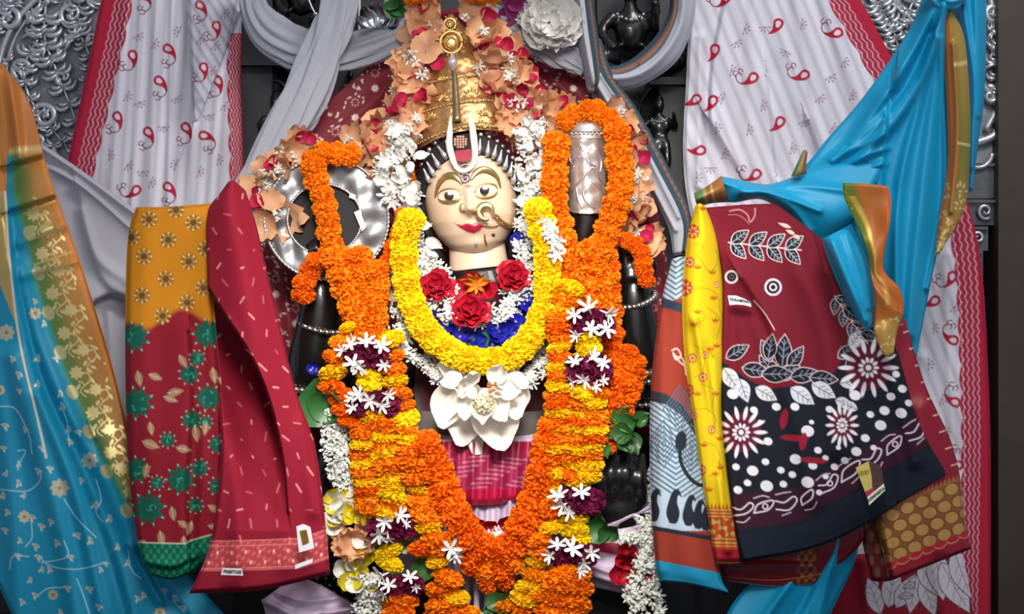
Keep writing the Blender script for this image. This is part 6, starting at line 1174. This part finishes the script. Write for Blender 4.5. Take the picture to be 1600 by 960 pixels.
flower('amber_lily', 'small amber lily with narrow petals between the roses under the neck', 'flower', [(orangep, 'lily_petal', 745, 446, -.125, s_, a, .3) for s_, a in ((30, 160), (28, 125), (22, 90), (24, 60), (28, 20), (24, 215), (20, 320), (18, 270))], (745, 450, -.12))
flower('amber_petals', 'few amber brown petals tucked beside the left cheek of the face', 'petal', [(orangep, 'amber_petal', 644, 284, -.075, 22, 80, .2), (orangep, 'amber_petal', 649, 290, -.075, 22, 110, .2), (orangep, 'amber_petal', 640, 292, -.075, 20, 60, .2)], (644, 292, -.07))
flower('red_blossom', 'loose red petals tucked behind the amber lily', 'flower', [(redp, 'red_petal', 720 + 8 * k, 450 + (k % 2) * 8, -.105, 26, 180 - 50 * k, .1) for k in range(5)], (735, 450, -.105))
PEA = ['deep blue pea flower inside the yellow garland, ' + q for q in ('topmost on the right side', 'second from the top on the right side', 'third down the right side', 'fourth down the right side', 'fifth down the right side', 'just right of the bottom centre', 'at the bottom centre', 'left of the bottom centre', 'leftmost, under the left rose', 'upper one by the right ear', 'lower one by the right ear', 'innermost on the right side')] + ['small deep blue pea flower on the black left arm beside a yellow marigold']
for k, (x, y) in enumerate(((846, 470), (830, 490), (812, 508), (795, 520), (778, 512), (765, 528), (748, 534), (720, 520), (688, 502), (815, 384), (828, 392), (826, 470), (490, 577))):
    flower('blue_pea_flower', PEA[k], 'flower', [(bluep, 'blue_petal', x, y, -.112 if k not in (9, 10) else -.07, rnd.uniform(17, 23) if k < 12 else 11, a + rnd.uniform(-30, 30), rnd.uniform(-.3, .6)) for a in (0, 75, 150, 220, 290)], (x, y + 10, -.11), 'blue pea flowers by the ear' if k in (9, 10) else 'blue pea flowers round the neck')
# white lotus on the waist, white chrysanthemum and silver bud at the top
fl = mat('lotus_petal', '#e4dfd6', .5, noise=.04, scale=3, bump=0, spec=.35, trans=.12); lot = variants([petal(70 + k, .02, (.2, .5, -.2)[k], 8, 8, .38, .76) for k in range(3)], fl)
e = empty('white_lotus', V(752, 700, -.17), 'large open white lotus flower pinned at the waist below the yellow garland', 'flower')
for x, y, s_, a, tl, yd in ((735, 600, 96, 262, .0, -.13), (712, 596, 74, 255, .1, -.135), (764, 606, 96, 282, .0, -.135), (748, 606, 104, 270, -.1, -.125), (786, 596, 62, 292, .1, -.13), (722, 588, 36, 200, .2, -.14), (790, 588, 40, 335, .2, -.135), (728, 585, 46, 160, .3, -.12), (776, 582, 46, 30, .3, -.12), (700, 600, 60, 262, .1, -.13), (808, 598, 44, 280, .1, -.13), (738, 612, 46, 250, .5, -.155), (770, 612, 50, 290, .5, -.155), (754, 618, 48, 268, .5, -.16), (738, 604, 38, 190, .6, -.16), (776, 604, 40, 345, .6, -.16), (744, 600, 40, 130, .8, -.16), (766, 598, 40, 50, .8, -.16), (756, 612, 30, 270, .9, -.17), (745, 612, 26, 180, .9, -.17), (766, 612, 26, 0, .9, -.17)): pet(lot, 'lotus_petal', x, y, yd, s_, a, e, tl, rnd.uniform(-.2, .2))
place(variants([petal_ball(120, .8, 9, .2)], mat('cream_stamens', '#d5cfae', .6, noise=.1, bump=0))[0], 'stamens', 756, 630, -.175, 17, e)
m1 = MB()
for k in range(14): m1.ball(770 + rnd.uniform(-9, 9), 606 + rnd.uniform(-9, 12), -.2, 2.4, seg=6, rings=4)
o = m1.build('saffron_threads', mat('saffron', '#9c5a1e', .7), e); o['kind'] = 'stuff'
e = empty('white_chrysanthemum', V(862, 70, .0), 'large white chrysanthemum at the top edge right of the crown', 'flower')
for k in range(70):
    a = k * 137.5; q = math.sqrt(k / 70); pet(lotw if k % 2 else whitep, 'ray_petal', 860 + 20 * q * math.cos(math.radians(a)), 34 - 14 * q * math.sin(math.radians(a)), .02 - .035 * (1 - q), 22 + 14 * q, a + rnd.uniform(-15, 15), e, .55 - .8 * q + rnd.uniform(-.2, .2))
e = empty('silver_bud', V(590, 45, .04), 'shiny silver foil lotus bud at the top left of the crown', 'ornament')
for x, a, s_ in ((584, 118, 36), (598, 60, 34), (590, 95, 40), (578, 150, 26), (606, 30, 26)): pet(variants(lot, mat('silver_foil', '#b9bcc4', .25, 1.0, .1, 20, .2)), 'foil_petal', x, 42, .05, s_, a, e, .2)
flower('violet_orchid', 'violet orchid bud beside the white chrysanthemum at the top', 'flower', [(violetp, 'orchid_petal', 800, 30, .02, 36, 70, .2), (violetp, 'orchid_petal', 806, 14, .02, 30, 110, .3), (violetp, 'orchid_petal', 796, 14, .01, 28, 40, .1), (violetp, 'orchid_petal', 790, 40, .02, 28, 80, .1)], (800, 35, .02))
flower('yellow_white_blossoms', 'yellow and white blossom cluster at lower left above the peach flower', 'flower', [(lemonp if k % 3 else whitep, 'lemon_petal' if k % 3 else 'white_petal', 525 + 30 * (k % 2) + rnd.uniform(-8, 8), 770 + k * 4, -.14 - .002 * k, rnd.uniform(22, 30), rnd.uniform(0, 360), .3) for k in range(12)], (540, 815, -.14))
flower('white_blossoms', 'broad white petals below the left ladder, over the peach flower', 'flower', [(whitep, 'white_petal', x, y, -.15, s_, a, .2) for x, y, s_, a in ((540, 812, 36, 190), (552, 812, 34, 160), (560, 806, 36, 30), (575, 815, 36, 320), (545, 798, 30, 150), (530, 795, 30, 120), (566, 822, 34, 280))], (550, 825, -.15))
flower('peach_blossom', 'ruffled peach blossom at lower left below the white petals', 'flower', [(peach, 'peach_petal', 552 + rnd.uniform(-14, 14), 845 + rnd.uniform(-14, 16), -.15, rnd.uniform(26, 36), a, .3) for a in range(0, 360, 40)], (550, 870, -.15))
flower('yellow_white_blossoms', 'yellow and white blossom cluster at bottom left beside two lemon marigolds', 'flower', [(lemonp if k % 3 else whitep, 'lemon_petal' if k % 3 else 'white_petal', 558 + rnd.uniform(-22, 22), 898 + rnd.uniform(-18, 16), -.15, rnd.uniform(20, 28), rnd.uniform(0, 360), .3) for k in range(16)], (560, 910, -.15))
flower('peach_petal_pair', 'single pale peach petal beside the lower left rosette', 'petal', [(peach, 'peach_petal', 652, 850, -.14, 44, 80, .1), (peach, 'peach_petal', 648, 840, -.14, 36, 110, .1)], (652, 852, -.14))
flower('red_petals', 'crumpled red petals resting inside the orange loop', 'petal', [(redp, 'red_petal', 735 + 9 * k, 826 + (k % 2) * 5, -.135, 22, rnd.uniform(0, 360), .3) for k in range(7)], (760, 835, -.13))
flower('red_petals', 'crumpled red petals at lower right beside the white tuberose string', 'petal', [(redp, 'red_petal', 985 + rnd.uniform(-14, 16), 880 + rnd.uniform(-20, 24), -.125, rnd.uniform(22, 30), rnd.uniform(0, 360), .3) for k in range(10)], (985, 900, -.12))
for lab, spots in (('large green leaf beside the red saree, left of the white string', [(492, 668, 78, 82), (500, 660, 66, 70)]), ('green leaf pair at lower left beside the orange strand', [(655, 908, 44, 70), (668, 905, 40, 110)]), ('broad green leaf by the lower right rosette', [(930, 850, 48, 80), (940, 846, 40, 50), (915, 840, 34, 120)]), ('dark green leaf sprig above the black right hand', [(944, 680, 36, 30), (956, 674, 40, 350), (966, 666, 36, 20), (984, 676, 36, 290), (958, 660, 34, 40), (968, 682, 32, 310), (940, 692, 26, 290), (988, 660, 32, 20)]), ('small green leaf under the orange loop at the bottom', [(790, 905, 34, 140), (806, 896, 30, 60)]), ('pointed green leaf at the bottom centre', [(798, 938, 46, 200), (760, 948, 36, 30)]), ('green leaves at the top between silver bud and crown', [(612, 30, 40, 80), (624, 25, 40, 100), (605, 15, 36, 60)]), ('green leaves under the lowest red rose', [(745, 520, 34, 300), (730, 525, 32, 240), (758, 518, 30, 340), (722, 512, 26, 200)]), ('small green leaf at the lower left rosette', [(622, 858, 34, 20), (600, 850, 30, 170)])):
    e = empty('green_leaves', V(spots[0][0], spots[0][1], -.13), lab, 'leaves')
    for x, y, s_, a in spots: pet(leafm, 'leaf', x, y, (-.15 if y > 560 else -.11) if y > 60 else .03, s_, a, e, rnd.uniform(-.2, .4))
